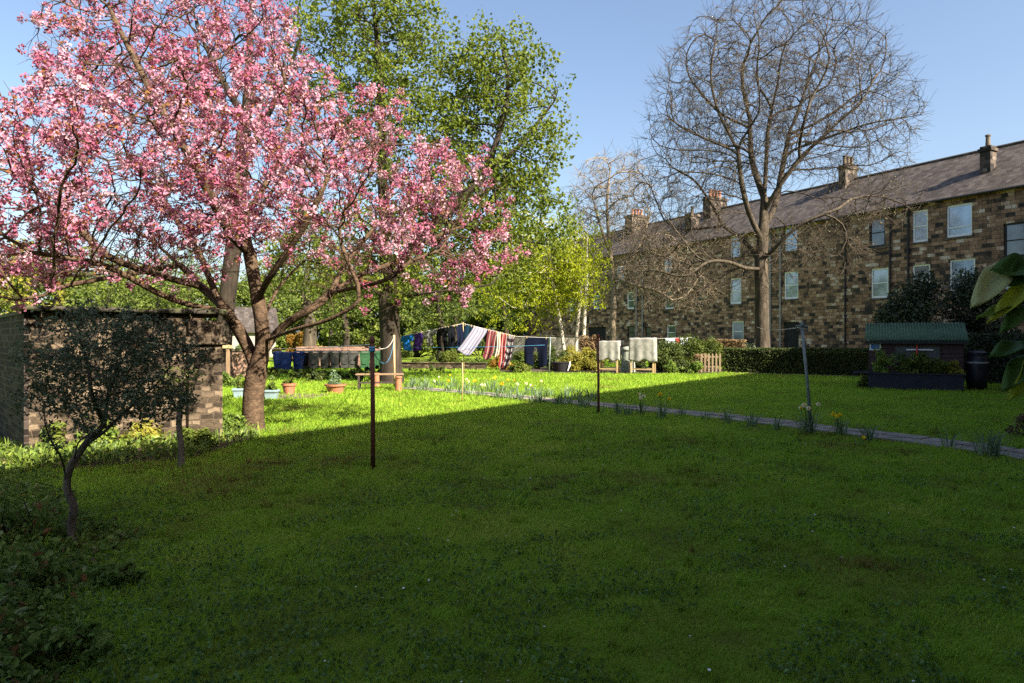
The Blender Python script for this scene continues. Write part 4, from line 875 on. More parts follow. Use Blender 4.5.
m.add([(0,.05,0),(0,D,0),(0,D,H1-.06),(0,.05,H0)], [(0,1,2,3)]); m.add([(w,.05,0),(w,D,0),(w,D,H1-.06),(w,.05,H0)], [(0,3,2,1)]); m.add([(0,D,0),(w,D,0),(w,D,H1-.06),(0,D,H1-.06)], [(0,3,2,1)])
m.build('wall', M['shed_wall'], t)
m = MB(); n = 132; vs = []; q = []
for j, (y, z) in enumerate([(-.16, H0-.02), (.55, H0+.24), (D-.2, H1+.02)]):
    for i in range(n+1): vs.append((-.12+(w+.24)*i/n, y, z+.026*math.sin(i*2*math.pi/4)))
for j in range(2):
    for i in range(n): a_ = j*(n+1)+i; q.append((a_,a_+1,a_+n+2,a_+n+1))
m.add(vs, q); o = m.build('roof', M['shed_roof'], t, smooth=True); md = o.modifiers.new('thickness', 'SOLIDIFY'); md.thickness = .012
m = MB(); m.box(-.1,w+.1,-.15,-.12,H0-.14,H0-.045); m.build('fascia', M['bin_black'], t)
m = MB(); e = .05; m.box(.725,.725+e,-.035,.03,.82,1.42); m.box(2.075-e,2.075,-.035,.03,.82,1.42); m.box(.725+e,2.075-e,-.035,.03,.82,.87); m.box(.725+e,2.075-e,-.035,.03,1.37,1.418); m.box(1.38,1.42,-.035,.03,.87,1.37); wo = m.build('window', M['dark_wood'], t)
m = MB(); m.box(.77,2.03,.0,.008,.86,1.38); m.build('pane', M['glass_dark'], wo)
m = MB(); m.box(.03,.36,-.05,-.032,1.24,1.5); o = m.build('sign', M['white_paint'], t, bevel=.004)
m = MB(); m.box(.07,.32,-.056,-.0505,1.28,1.45); m.build('sign_panel', plastic('sign_blue', (.04,.12,.32)), o)
m = MB()
m.box(1.1,1.85,-.06,-.04,1.25,1.29)
o = m.build('thermometer_bar', M['white_paint'], t)
m = MB(); m.box(1.37,1.42,-.09,-.062,1.05,1.42); m.build('lantern_stripe', plastic('sign_red', (.4,.03,.02)), o)
# planter box in front
t = thing('planter_box', sp0, 'long navy wooden planter box in front of the shed', 'planter', SHR)
m = MB(); m.box(0,2.6,0,.03,.02,.5); m.box(0,2.6,.77,.8,.02,.5); m.box(0,.03,.033,.767,.02,.5); m.box(2.57,2.6,.033,.767,.02,.5)
m.box(.85,.88,-.012,-.001,.02,.5); m.box(1.72,1.75,-.012,-.001,.02,.5); m.build('box', M['navy_box'], t)
m = MB(); m.box(.032,2.568,.035,.765,.02,.45); m.build('soil', M['soil'], t)
m = MB(); m.box(-.45,2.65,-.04,.06,.503,.54); m.box(-.45,2.65,.75,.84,.503,.54); m.build('rail', M['navy_box'], t)
pl = [(.4,.4,.75,.6,.95,'bright_cover','leafy plant with pale flower heads at the left of the planter'),(1.0,.45,.6,.6,.75,'leaf_mid','bushy plant in the middle left of the planter'),(1.5,.4,.8,.6,.9,'leaf_mid','wide green plant in the middle of the planter'),(2.05,.45,.6,.5,.6,'leaf_mid','green plant at the right part of the planter'),(2.4,.4,.5,.5,.55,'leaf_yellow','yellowish plant at the right end of the planter'),(-.1,.3,.5,.5,.4,'leaf_mid','low plant at the left end of the planter')]
for k, (x, y, w_, d_, h_, mt, lab) in enumerate(pl):
    zb = .45 if x > 0 else .0; shrub('planter_plant', lab, sp0+sdx*x+sdy*y+Vector((0,0,zb)), w_, d_, h_, M[mt], 1500, .085, 160+k, cat='plant', group='plants in the planter box')
p = base(977, 21.9); t = thing('water_butt', p, 'tall black water butt beside the right end of the shed', 'water butt')
m = MB(); m.lathe([(.26,0),(.3,.35),(.31,.6),(.3,.85),(.27,1.12)], k=22); m.build('barrel', M['butt_black'], t, smooth=True)
m = MB(); m.lathe([(.285,1.12),(.285,1.18),(.2,1.24)], k=22); m.build('lid', M['butt_black'], t)
m = MB(); m.lathe([(.302,.84),(.309,.845),(.309,.885),(.3,.89)], k=22); m.build('band', M['grey_pipe'], t)

# ---------------------------------------------------------------- clothes poles, ropes, props
def rope(name, label, pts, r, mat, sag=.0, group='washing lines'):
    P = []
    for a, b in zip(pts[:-1], pts[1:]):
        for k in range(8):
            t_ = k/8; p = a.lerp(b, t_); P.append(p-Vector((0,0,sag*4*t_*(1-t_)*(b-a).length)))
    P.append(pts[-1]); m = MB(); m.tube(P, r, 5); return tag(m.build(name, mat, smooth=True), label, 'washing line', group)
def pole(label, basep, top, r, mat, name='clothes_pole'):
    t = thing(name, basep, label, 'clothes pole', 0, 'clothes poles on the lawn'); d = top-basep
    m = MB(); m.tube([(0,0,-.05), d*.5+Vector((.004,.003,0)), d], [r*1.05, r, r*.95], 12); m.build('shaft', mat, t, smooth=True)
    m = MB(); m.lathe([(r*1.02,0),(r*1.35,.012),(r*1.35,.05),(r*.6,.085),(.004,.1)], d, 12); m.build('cap', mat, t, smooth=True)
    for s in (-1, 1):
        m = MB(); m.tube([d+Vector((s*r*.8,0,-.06)), d+Vector((s*(r+.05),0,-.055)), d+Vector((s*(r+.075),0,-.02)), d+Vector((s*(r+.06),0,.02)), d+Vector((s*(r+.03),0,.025))], .009, 6); m.build('hook', mat, t, smooth=True)
    return t
b1 = gp(373,469); t1 = at(372,343,b1.y); pole('red-brown rusty iron clothes pole nearest the camera, right of the cherry', b1, t1, .028, M['rust'])
m = MB(); m.lathe([(.031,0),(.043,.012),(.04,.03),(.045,.05),(.031,.065)], (0,0,0), 10); o = m.build('knotted_rope', M['rope_blue']); o.location = t1-Vector((0,0,.11)); tag(o, 'blue rope knotted round the top of the red-brown pole', 'rope')
b2 = gp(598.5,413.5); t2 = at(598,338,b2.y); pole('dark red iron clothes pole standing beside the paved path', b2, t2, .026, M['rust'])
b3 = gp(812,434); t3 = at(802,327,b3.y); t = pole('tall grey galvanised clothes pole leaning left beyond the path', b3, t3, .026, M['galvanised'])
m = MB(); m.tube([t3-b3+Vector((-.1,0,.02)), t3-b3+Vector((.1,0,-.01))], .018, 8); m.build('crossbar', M['galvanised'], t, smooth=True)
p4 = gp(462,402.5); o = MB().tube([(0,0,0),(.02,0,.55),(.01,0,1.02)], .014, 8).build('garden_cane', M['pale_wood'], smooth=True); o.location = p4; tag(o, 'thin pale cane standing alone in the sunlit lawn', 'cane')
p5 = gp(394.5,388.5); o = MB().tube([(0,0,0), at(394,335,p5.y)-p5], .035, 8).build('clothes_prop', M['pale_wood'], smooth=True); o.location = p5; tag(o, 'pale wooden pole standing in front of the maple trunk', 'pole')
p5t = at(394,337,p5.y)
post = base(228, 23.5); t = thing('wooden_post', post, 'wooden post with crossboard between the outhouse and the cherry', 'post')
MB().box(-.05,.05,-.05,.05,0,1.42).build('post', M['wood'], t, bevel=.006); MB().box(-.55,.18,-.075,-.052,1.3,1.4).build('crossboard', M['pale_wood'], t)
rope('washing_line', 'pale washing line running from the rusty pole to the wooden post', [t1-Vector((0,0,.02)), post+Vector((.06,-.08,1.36))], .008, M['rope'], .004)
rope('washing_line', 'washing line from the rusty pole to the wooden pole by the maple', [t1-Vector((0,0,.04)), p5t], .008, M['rope'], .012)
rope('washing_line', 'slack blue line hanging from the rusty pole towards the maple', [t1-Vector((0,0,.09)), p5t-Vector((0,0,.1))], .007, M['rope_blue'], .03)
rope('washing_line', 'thin line running from the grey galvanised pole to the ash trunk', [t3, at(757,327,YA-.4)], .006, M['rope'], .004)

# ---------------------------------------------------------------- washing
YL = 31.0; LP = lambda px, py, dy=0: at(px, py, YL+dy)
L0, L1, L2, L3 = LP(398,337,-2.5), LP(463,323.5), LP(517,336.5), LP(556,338)
prop = base(464, YL+.05); o = MB().tube([(0,0,0), L1+Vector((0,0,.06))-prop], .022, 8).build('clothes_prop', M['pale_wood'], smooth=True); o.location = prop; tag(o, 'thin wooden clothes prop lifting the line at the navy towels', 'clothes prop')
lp2 = base(549, YL); o = MB().tube([(0,0,0), L3+Vector((-.25,0,.05))-lp2], .03, 8).build('clothes_pole', M['galvanised'], smooth=True); o.location = lp2; tag(o, 'short metal clothes pole half hidden by the navy sheet', 'clothes pole')
rope('washing_line', 'high washing line with clothes from the maple to the navy sheet', [L0, L1, L2, L3], .008, M['rope'], .0)
rope('washing_line', 'low slack blue line under the hanging clothes', [LP(398,347,-2.5), LP(470,347,-.3), LP(545,345,-.3)], .007, M['rope_blue'], .005)
def linepoint(px):
    pts = [(398,L0),(463,L1),(517,L2),(556,L3)]
    for (xa,a),(xb,b) in zip(pts[:-1],pts[1:]):
        if px <= xb: return a.lerp(b,(px-xa)/(xb-xa))
    return L3
def clothmat(name, c1, c2=None, scale=0, axis=0, thresh=.5, check=False):
    m, nt, b = _new(name)
    if c2 is None: nt.links.new(_ramp(nt, [(.3,[x*.85 for x in c1]),(.7,c1)], _noise(nt, 5)), b.inputs['Base Color'])
    else:
        at_ = nt.nodes.new('ShaderNodeAttribute'); at_.attribute_name = 'uvc'; sp = nt.nodes.new('ShaderNodeSeparateXYZ'); nt.links.new(at_.outputs['Vector'], sp.inputs[0])
        def stripe(o):
            m1 = nt.nodes.new('ShaderNodeMath'); m1.operation = 'MULTIPLY'; nt.links.new(o, m1.inputs[0]); m1.inputs[1].default_value = scale
            m2 = nt.nodes.new('ShaderNodeMath'); m2.operation = 'FRACT'; nt.links.new(m1.outputs[0], m2.inputs[0])
            m3 = nt.nodes.new('ShaderNodeMath'); m3.operation = 'GREATER_THAN'; nt.links.new(m2.outputs[0], m3.inputs[0]); m3.inputs[1].default_value = thresh; return m3.outputs[0]
        f = stripe(sp.outputs[axis])
        if check:
            f2 = stripe(sp.outputs[1-axis]); x = nt.nodes.new('ShaderNodeMath'); x.operation = 'MAXIMUM'; nt.links.new(f, x.inputs[0]); nt.links.new(f2, x.inputs[1]); f = x.outputs[0]
        mx = nt.nodes.new('ShaderNodeMix'); mx.data_type = 'RGBA'; nt.links.new(f, mx.inputs[0]); mx.inputs[6].default_value = (*c1,1); mx.inputs[7].default_value = (*c2,1); nt.links.new(mx.outputs[2], b.inputs['Base Color'])
    b.inputs['Roughness'].default_value = .9; b.inputs['Specular IOR Level'].default_value = .1
    return m
def washing(name, label, cat, px0, px1, drop, mat, sway=0.0, shape='towel', seed=0, back=0.0, droop_px=0):
    """cloth pegged to the line between px0 and px1, hanging `drop` metres, blown sideways by `sway` metres"""
    a, b = linepoint(px0), linepoint(px1); n, k = 18, 22; rg = random.Random(seed); vs = []; uv = []; q = []; ph = rg.uniform(0, 6)
    o = a.copy()
    for j in range(k+1):
        v = j/k
        for i in range(n+1):
            u = i/n; p = a.lerp(b, u); sag = .03*math.sin(math.pi*u)*min(1, v*4+.3)
            fold = (math.sin(u*9+ph+v*1.3)*.05+math.sin(u*17+ph*2)*.02)*(.25+v)
            vs.append((p.x-o.x+sway*v**1.4+.02*math.sin(v*7+ph), p.y-o.y+fold+back*v, p.z-o.z-drop*v*(1-.06*math.sin(u*5+ph))-sag)); uv.append((u, v, 0))
    def inside(u, v):
        if shape == 'towel': return True
        if shape == 'shirt': return (.2 < u < .8) or v < .38+.12*abs(u-.5)
        if shape == 'trousers': return v < .3 or abs(u-.5) > .06+.05*v
    for j in range(k):
        for i in range(n):
            if inside((i+.5)/n, (j+.5)/k): c = j*(n+1)+i; q.append((c,c+1,c+n+2,c+n+1))
    used = sorted({i for f in q for i in f}); mp = {o_: i for i, o_ in enumerate(used)}
    ob = build(name, [vs[i] for i in used], np.array([[mp[i] for i in f] for f in q]), mat, smooth=True); ob.location = o
    at_ = ob.data.attributes.new('uvc', 'FLOAT_VECTOR', 'POINT'); at_.data.foreach_set('vector', np.array([uv[i] for i in used], dtype=np.float32).reshape(-1))
    s = ob.modifiers.new('thickness', 'SOLIDIFY'); s.thickness = .008
    for u in (.08, .92):
        p = a.lerp(b, u)-o; m = MB(); m.box(p.x-.012, p.x+.012, p.y-.02, p.y+.02, p.z-.07, p.z+.035); m.build('peg', M['pale_wood'], ob)
    return tag(ob, label, cat, 'washing on the line')
washing('shirt', 'bright blue shirt at the left end of the washing line', 'shirt', 400, 412, .62, clothmat('c_blue', (.012,.12,.4)), .05, 'shirt', 1)
washing('shirt', 'purple top hanging between the blue shirt and the grey jumper', 'top', 413, 421.5, .78, clothmat('c_purple', (.05,.02,.15)), -.05, 'towel', 2)
washing('jumper', 'grey jumper hanging right of the purple top', 'jumper', 422.5, 434, .62, clothmat('c_grey', (.11,.11,.105)), .04, 'shirt', 3)
washing('trousers', 'black trousers hanging right of the grey jumper', 'trousers', 435, 445.5, .98, clothmat('c_black', (.003,.003,.004)), .05, 'trousers', 4)
washing('jacket', 'very dark jacket hanging left of the navy towel', 'jacket', 447, 454, .98, clothmat('c_dark', (.003,.004,.007)), .0, 'towel', 5)
washing('towel', 'dark navy towel at the raised middle of the line', 'towel', 456, 463.5, 1.2, clothmat('c_navy', (.004,.007,.02)), .04, 'towel', 6)
washing('towel', 'teal-blue towel right under the top of the prop', 'towel', 464.5, 472, 1.3, clothmat('c_teal', (.006,.022,.042)), -.05, 'towel', 7)
washing('towel', 'lilac grey striped towel blown out to the left', 'towel', 473, 487, 1.15, clothmat('c_lilac', (.25,.245,.3), (.15,.14,.2), 5, 0, .65), -.75, 'towel', 8, -.3)
washing('towel', 'maroon patterned towel curling in the wind', 'towel', 488, 497, 1.25, clothmat('c_maroon', (.11,.022,.03), (.25,.16,.14), 3, 0, .7), -.25, 'towel', 9)
washing('shirt', 'cream cloth between the maroon and the red towel', 'cloth', 497.5, 501, 1.1, clothmat('c_cream', (.5,.42,.34)), -.1, 'towel', 10)
washing('towel', 'red striped towel hanging nearly to the ground', 'towel', 501.5, 507, 1.55, clothmat('c_red', (.2,.022,.028), (.32,.24,.21), 3, 0, .72), -.15, 'towel', 11)
washing('towel', 'white and dark checked cloth at the end of the towels', 'towel', 508, 515, 1.45, clothmat('c_check', (.3,.28,.28), (.025,.015,.02), 5, 1, .5, True), -.3, 'towel', 12)
washing('sheet', 'big navy blue sheet hanging alone at the right', 'sheet', 525, 548, 1.28, clothmat('c_navysheet', (.003,.005,.017)), -.05, 'trousers', 13, .1)
# distant washing by the tenement
ya = 50.0; fa, fb = at(655,338.5,ya), at(694,337.5,ya); rope('washing_line', 'far washing line in front of the tenement', [fa, fb], .012, M['rope'], .002)
for name, lab, cat, x0, x1, drop, c, seed in [('sheet','pale blue sheet on the far washing line','sheet',665,675,.62,(.5,.56,.62),21),('shirt','red garment on the far washing line','garment',675.5,679,.66,(.5,.03,.06),22),('sheet','whitish cloth right of the red garment on the far line','cloth',680,688,.5,(.58,.62,.66),23)]:
    a, b = fa.lerp(fb,(x0-655)/39), fa.lerp(fb,(x1-655)/39); vs = []; q = []
    for j in range(9):
        for i in range(9):
            u, v = i/8, j/8; p = a.lerp(b,u)-a; vs.append((p.x, p.y+.05*math.sin(u*8+seed)*v, p.z-drop*v-.03*math.sin(math.pi*u)))
    for j in range(8):
        for i in range(8): q.append((j*9+i,j*9+i+1,j*9+i+10,j*9+i+9))
    ob = build(name, vs, np.array(q), clothmat('far_'+str(seed), c), smooth=True); ob.location = a; s = ob.modifiers.new('thickness','SOLIDIFY'); s.thickness = .01; tag(ob, lab, cat, 'washing on the far line')
for px in (655, 694): p = base(px, ya); o = MB().tube([(0,0,0),(0,0,(fa if px == 655 else fb).z+.05)], .03, 8).build('clothes_pole', M['galvanised']); o.location = p; tag(o, 'thin pole at the %s of the far washing line' % ('left end' if px == 655 else 'right end'), 'clothes pole')

# ---------------------------------------------------------------- daffodils along the path
def blades(n, rg, spread, h, w, lean):
    """strap leaves: 3-segment bent strips"""
    vs = []; q = []
    for k in range(n):
        a = rg.uniform(0, 6.283); r = spread*math.sqrt(rg.random()); p = np.array((r*math.cos(a), r*math.sin(a), 0)); az = a+rg.normal(0,.5); l = rg.uniform(.05,1)*lean; hh = h*rg.uniform(.6,1.1)
        d = np.array((math.cos(az), math.sin(az), 0)); s = np.array((-math.sin(az+.4), math.cos(az+.4), 0))*w*rg.uniform(.7,1.2)/2; b0 = len(vs)
        for j, t_ in enumerate((0,.4,.75,1.0)):
            c = p+d*hh*l*t_**2.2+np.array((0,0,hh*t_*(1-.25*l*t_))); ww = s*(1,1,.8,.12)[j]; vs += [c-ww, c+ww]
        q += [(b0+2*j, b0+2*j+1, b0+2*j+3, b0+2*j+2) for j in range(3)]
    return vs, q
def daffodil(label, loc, n, h, flowers, seed, white=False, spread=.09, group='daffodil clumps along the path'):
    rg = np.random.default_rng(seed); t = thing('daffodil_clump', loc, label, 'daffodils', 0, group)
    vs, q = blades(n, rg, spread, h, .016, .75); build('leaves', vs, np.array(q), M['daff_leaf'], t, tint=np.repeat(rg.random(n), 3))
    for k in range(flowers):
        a = rg.uniform(0, 6.28); r = spread*rg.uniform(.3, 1.3); hh = h*rg.uniform(.95, 1.25); top = Vector((r*math.cos(a)*1.4, r*math.sin(a)*1.4, hh))
        vs, q, tn = [], [], []; m = MB(); m.tube([(r*.4*math.cos(a), r*.4*math.sin(a), 0), top*.6+Vector((0,0,.05)), top], .004, 4)
        ax = Vector((rg.normal(0,.5), -1+rg.normal(0,.3), .1)).normalized(); u = ax.orthogonal().normalized(); v = ax.cross(u); fs = .042
        st = m.build('flower_stem', M['leaf_mid'], t)
        pv, pq = [], []
        for j in range(6):
            an = j*math.pi/3; e = u*math.cos(an)+v*math.sin(an); s = ax.cross(e); b0 = len(pv)
            pv += [top+e*.004, top+e*fs*.55+s*fs*.34+ax*.004, top+e*fs*1.05, top+e*fs*.55-s*fs*.34+ax*.004]; pq.append((b0,b0+1,b0+2,b0+3))
        tn = [(.9 if white else .3)]*6; b0 = len(pv)
        for j in range(8):
            an = j*math.pi/4; e = u*math.cos(an)+v*math.sin(an); pv += [top+e*.013, top+e*.021+ax*.034]
        for j in range(8): pq.append((b0+2*j, b0+2*((j+1)%8), b0+2*((j+1)%8)+1, b0+2*j+1)); tn.append(.12)
        build('flower', [tuple(p) for p in pv], np.array(pq), M['petal'], t, tint=tn)
    return t
DF = [(600,413,16,.26,0,0,'daffodil leaves at the foot of the dark red pole'), (618,414,26,.34,0,0,'leafy daffodil clump just right of the dark red pole'), (628,415,22,.3,0,0,'second leafy clump right of the dark red pole'), (641,414.5,26,.36,3,1,'daffodil clump with two white flowers beyond the dark red pole'), (662,419.5,30,.42,3,0,'tall clump with yellow flowers in the middle of the path edge'),
      (683,416,14,.3,0,0,'thin leaf tuft right of the yellow flowered clump'), (706,420.5,12,.28,0,0,'sparse leaf tuft in the middle of the near path edge'), (728,424,24,.36,0,0,'upright leaf clump on the path left of the grey pole'), (752,427,24,.3,0,0,'low leaf clump second left of the white daffodils'), (776,430,20,.3,0,0,'leaf clump just left of the white daffodils'),
      (808,434.5,46,.42,5,1,'large white daffodil clump at the foot of the grey pole'), (841,436,26,.34,3,0,'daffodil clump with big yellow flowers right of the grey pole'), (870,442,34,.34,0,0,'dense leaf clump right of the yellow flowers'), (948,448,20,.34,0,0,'leaf tuft left of the largest clump at the right'), (988,456,60,.42,0,0,'largest bluish leaf clump near the right end of the path'), (858,446,6,.12,1,0,'single yellow flower fallen low beside the path')]
for k, (px, py, n, h, fl, wh, lab) in enumerate(DF): daffodil(lab, gp(px, py), n, h, fl, 200+k, bool(wh), .05+.0018*n)
ORD = ['first','second','third','fourth','fifth','sixth','seventh','eighth','ninth','tenth','eleventh','twelfth','thirteenth','fourteenth','fifteenth']
ROW = [('%s daffodil clump from the maple end, on the %s side of the sunny path' % (ORD[k//2], 'far' if k % 2 == 0 else 'near')) for k in range(30)]
rg = np.random.default_rng(77)
for k in range(30):
    f = (k+.5)/30; px = 405+(592-405)*f; yy = 386.5+(404-386.5)*f**1.05; side = -1 if k % 2 else 1
    pth = gp(px+rg.normal(0,2), yy+side*(2.0+2.2*f)+rg.normal(0,.5))
    daffodil(ROW[k], pth, int(rg.integers(26,48)), rg.uniform(.28,.42), int(rg.integers(0,3)) if k < 22 else 0, 300+k, rg.random() < .5, .16, 'daffodil clumps in the sunny row')

# ---------------------------------------------------------------- leafy ground cover
def in_poly(x, y, poly):
    c = np.zeros(len(x), bool); n = len(poly)
    for i in range(n):
        (x0,y0),(x1,y1) = poly[i], poly[(i+1)%n]
        if y0 == y1: continue
        k = ((y0 > y) != (y1 > y)) & (x < (x1-x0)*(y-y0)/(y1-y0)+x0); c ^= k
    return c
def to_px(x, y): return CX+F*x/y, HY+F*EYE/y
# near left bed
n = 26000; rg = np.random.default_rng(88)
yy = 2.55+6.2*rg.random(n)**1.3; px = rg.uniform(-190, 215, n); xx = (px-CX)/F*yy; py = HY+F*EYE/yy
lim = np.interp(py, [455,480,540,600,683,800], [5,60,125,95,85,100])+80*(fnoise(xx,yy,1.2,9)-.5)
k = px < lim-60*rg.random(n)**2.5*1.6+18*rg.random(n); xx, yy, px = xx[k], yy[k], px[k]; dens = np.clip((lim[k]-px)/140, 0, 1)
hgt = (.02+.30*rg.random(len(xx))**2*dens*(.3+1.3*fnoise(xx,yy,1.5,14)))
big = rg.random(len(xx)) < .35
pts = np.stack([xx, yy, hgt], -1); v1, q1 = leaves(pts[~big], .04, .65, rg, normal=np.array((0,0,1.6)), nrand=.8, ovate=True); v2, q2 = leaves(pts[big], .075, .5, rg, normal=np.array((0,-.2,1.1)), nrand=.9, ovate=True)
tn = np.concatenate([.2+.75*rg.random((~big).sum()), np.where(rg.random(big.sum()) < .13, rg.random(big.sum())*.2, .2+.8*rg.random(big.sum()))]); tn = np.repeat(tn, 2)
tag(build('ground_cover', np.concatenate([v1, v2]), np.concatenate([q1, q2+len(v1)]), M['cover'], tint=tn), 'dark mixed leafy ground cover in the left foreground bed', 'ground cover', kind='stuff')
# sunlit bed along the outhouse
bed = [(-20,462),(40,470),(110,466),(190,458),(262,437),(236,420),(205,425),(120,440),(30,452),(-20,452)]
n = 5200; px = rg.uniform(-20,265,n); py = rg.uniform(418,472,n); k = in_poly(px, py, bed); px, py = px[k], py[k]
yy = F*EYE/(py-HY); xx = (px-CX)/F*yy; h_ = .03+.17*rg.random(len(xx))*np.clip(fnoise(xx,yy,1.3,31)*1.5,.2,1.2)
vs, q, tn = [], [], []
for i in range(0, len(xx), 16):
    b_, qq_ = blades(9, rg, .14, .24, .02, 1.0); o_ = len(vs); vs += [(a[0]+xx[i], a[1]+yy[i], a[2]) for a in b_]; q += [tuple(o_+c for c in f) for f in qq_]; tn += list(np.repeat(rg.random(9), 3))
v1, q1 = leaves(np.stack([xx, yy, h_], -1), .085, .6, rg, normal=np.array((.3,-.3,1.0)), nrand=.8)
tag(build('bed_plants', np.concatenate([v1, np.array(vs)]), np.concatenate([q1, np.array(q)+len(v1)]), M['bright_cover'], tint=np.concatenate([rg.random(len(q1)), np.array(tn)])), 'bright green leafy plants in the sunlit bed along the outhouse', 'bed plants', kind='stuff')
bs = [(p[0], p[1]) for p in bed]; sp = [gp(a, b) for a, b in bs]
def bedsheet(name, poly): tag(build(name, [(p.x, p.y, .006) for p in poly], [np.array([list(range(len(poly)))])], M['soil']), kind='structure')
bedsheet('soil_bed', sp)
# back bed strip of soil
bk = [base(487,34.6), base(487,33.6)] ; bk = [base(500,32.6), base(600,31.4), base(700,31.2), base(722,32.3), base(868,28.6), base(872,30.2), base(740,34.6), base(700,39), base(500,38)]
bedsheet('soil_border', bk)

# ---------------------------------------------------------------- grass
rg = np.random.default_rng(5)
def grass_pts(n, y0, y1, pw):
    u = rg.random(n); e = 2-pw; y = (y0**e+u*(y1**e-y0**e))**(1/e); x = rg.uniform(-1, 1, n)*(.80*y+1.2); return x, y
def field(x, y):
    ok = np.ones(len(x), bool)
    step = 40000
    for c0 in range(0, len(x), step):
        sl = slice(c0, c0+step); d = np.full(len(x[sl]), 9.0)
        for i in range(0, len(PATH_XY), 1): d = np.minimum(d, (x[sl]-PATH_XY[i,0])**2+(y[sl]-PATH_XY[i,1])**2)
        ok[sl] &= d > (.40+.05*rg.random(len(d)))**2
    px, py = to_px(x, y); ok &= ~in_poly(px, py, bed); ok &= ~in_poly(x, y, [(p.x, p.y) for p in bk])
    lx = (x-OH.x)*od.x+(y-OH.y)*od.y; ly = -(x-OH.x)*od.y+(y-OH.y)*od.x*1.0
    ly = (x-OH.x)*(-od.y)+(y-OH.y)*od.x; ok &= ~((lx > -.1) & (lx < 3.1) & (ly > -.2) & (ly < 3.1))
    return ok
x, y = grass_pts(560000, 2.45, 48, 1.62)
tx, ty = grass_pts(900, 2.5, 12, 1.35); tk = np.repeat(np.arange(900), 26); rad_ = rg.uniform(.012, .05, 900)[tk]*(ty[tk]/4)**.3
x = np.concatenate([x, tx[tk]+rg.normal(0, 1, len(tk))*rad_]); y = np.concatenate([y, ty[tk]+rg.normal(0, 1, len(tk))*rad_]); tuft = np.arange(len(x)) >= 560000
k = field(x, y); x, y, tuft = x[k], y[k], tuft[k]; n = len(x)
patch = fnoise(x, y, .55, 61); patch2 = fnoise(x, y, 2.1, 67); clump = fnoise(x, y, 6.5, 71)
sc = (np.maximum(y, 3)/3)**.72
h = .030*sc**.55*rg.uniform(.5, 1.35, n)*(.4+1.3*clump)*(.6+.8*patch2)*np.where(rg.random(n) < .03, 1.9, 1)*np.where(tuft, rg.uniform(1.0, 2.3, n), 1); wd = .0042*sc*rg.uniform(.7, 1.3, n)
az = rg.uniform(0, 6.283, n)+2*patch; lean = np.abs(rg.normal(.75, .4, n)); d = np.stack([np.cos(az), np.sin(az)], -1); s = np.stack([-np.sin(az+.5), np.cos(az+.5)], -1)*(wd/2)[:, None]
P0 = np.stack([x, y, np.zeros(n)], -1); s3 = np.concatenate([s, np.zeros((n,1))], 1); d3 = np.concatenate([d, np.zeros((n,1))], 1)
mid = P0+d3*(h*lean*.35)[:,None]+np.array((0,0,1))*(h*.62)[:,None]; tip = P0+d3*(h*lean*1.0)[:,None]+np.array((0,0,1))*(h*(1.02-.25*np.minimum(lean,1.5)))[:,None]
V = np.stack([P0-s3, P0+s3, mid+s3*.8, mid-s3*.8, tip], 1).reshape(-1, 3); b5 = np.arange(n)*5
Q = np.stack([b5, b5+1, b5+2, b5+3], 1); T = np.stack([b5+3, b5+2, b5+4], 1)
moss = np.clip((fnoise(x, y, .9, 90)-.5)*3.6, 0, 1); moss *= .8
tn = np.clip(.60+.75*(patch2-.5)+.5*(patch-.5)+.35*(clump-.5)+.09*rg.normal(0, 1, n)-tuft*.22+.55*(fnoise(x, y, 1.0, 131)-.5)-moss*.36*(.4+rg.random(n)*.8), 0, 1)
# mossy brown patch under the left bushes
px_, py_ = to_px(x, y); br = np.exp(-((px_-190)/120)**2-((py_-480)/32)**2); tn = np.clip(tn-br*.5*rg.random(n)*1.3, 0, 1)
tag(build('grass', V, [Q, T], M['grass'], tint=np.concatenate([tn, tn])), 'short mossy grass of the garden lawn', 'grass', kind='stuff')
# weeds and clover in the lawn
n = 60000; x, y = grass_pts(n, 2.45, 13, 1.5); w_ = fnoise(x, y, 1.15, 120); w2 = fnoise(x, y, 4.0, 123); px_, py_ = to_px(x, y)
k = (w_+.3*w2 > .69-.10*np.clip((py_-520)/120, 0, 1.5)) & field(x, y); x, y = x[k], y[k]; n = len(x)
v1, q1 = leaves(np.stack([x, y, .012+.03*rg.random(n)], -1), .026, .7, rg, normal=np.array((0,0,1.4)), nrand=.7, ovate=True)
tag(build('lawn_weeds', v1, q1, M['weed'], tint=np.repeat(rg.random(n), 2)), 'small broad leaved weeds and clover in the lawn', 'weeds', kind='stuff')
# daisies
n = 260; x, y = grass_pts(n, 2.8, 13, 1.3); k = (x > -1.0) & field(x, y); x, y = x[k], y[k]; n = len(x); m_ = 6; vs = []; q = []; tn = []
for a, b_ in zip(x, y):
    z = .045+rg.uniform(0,.02); r = rg.uniform(.005,.009); o_ = len(vs); ty = rg.normal(0,.3); 
    for j in range(8): an = j*math.pi/4; vs.append((a+r*math.cos(an), b_+r*math.sin(an), z+ty*r*math.sin(an)))
    q.append(list(range(o_, o_+8))); tn.append(.2+.8*rg.random())
tag(build('daisies', vs, np.array(q), M['daisy'], tint=tn), 'tiny white daisies scattered over the lawn', 'daisies', kind='stuff')

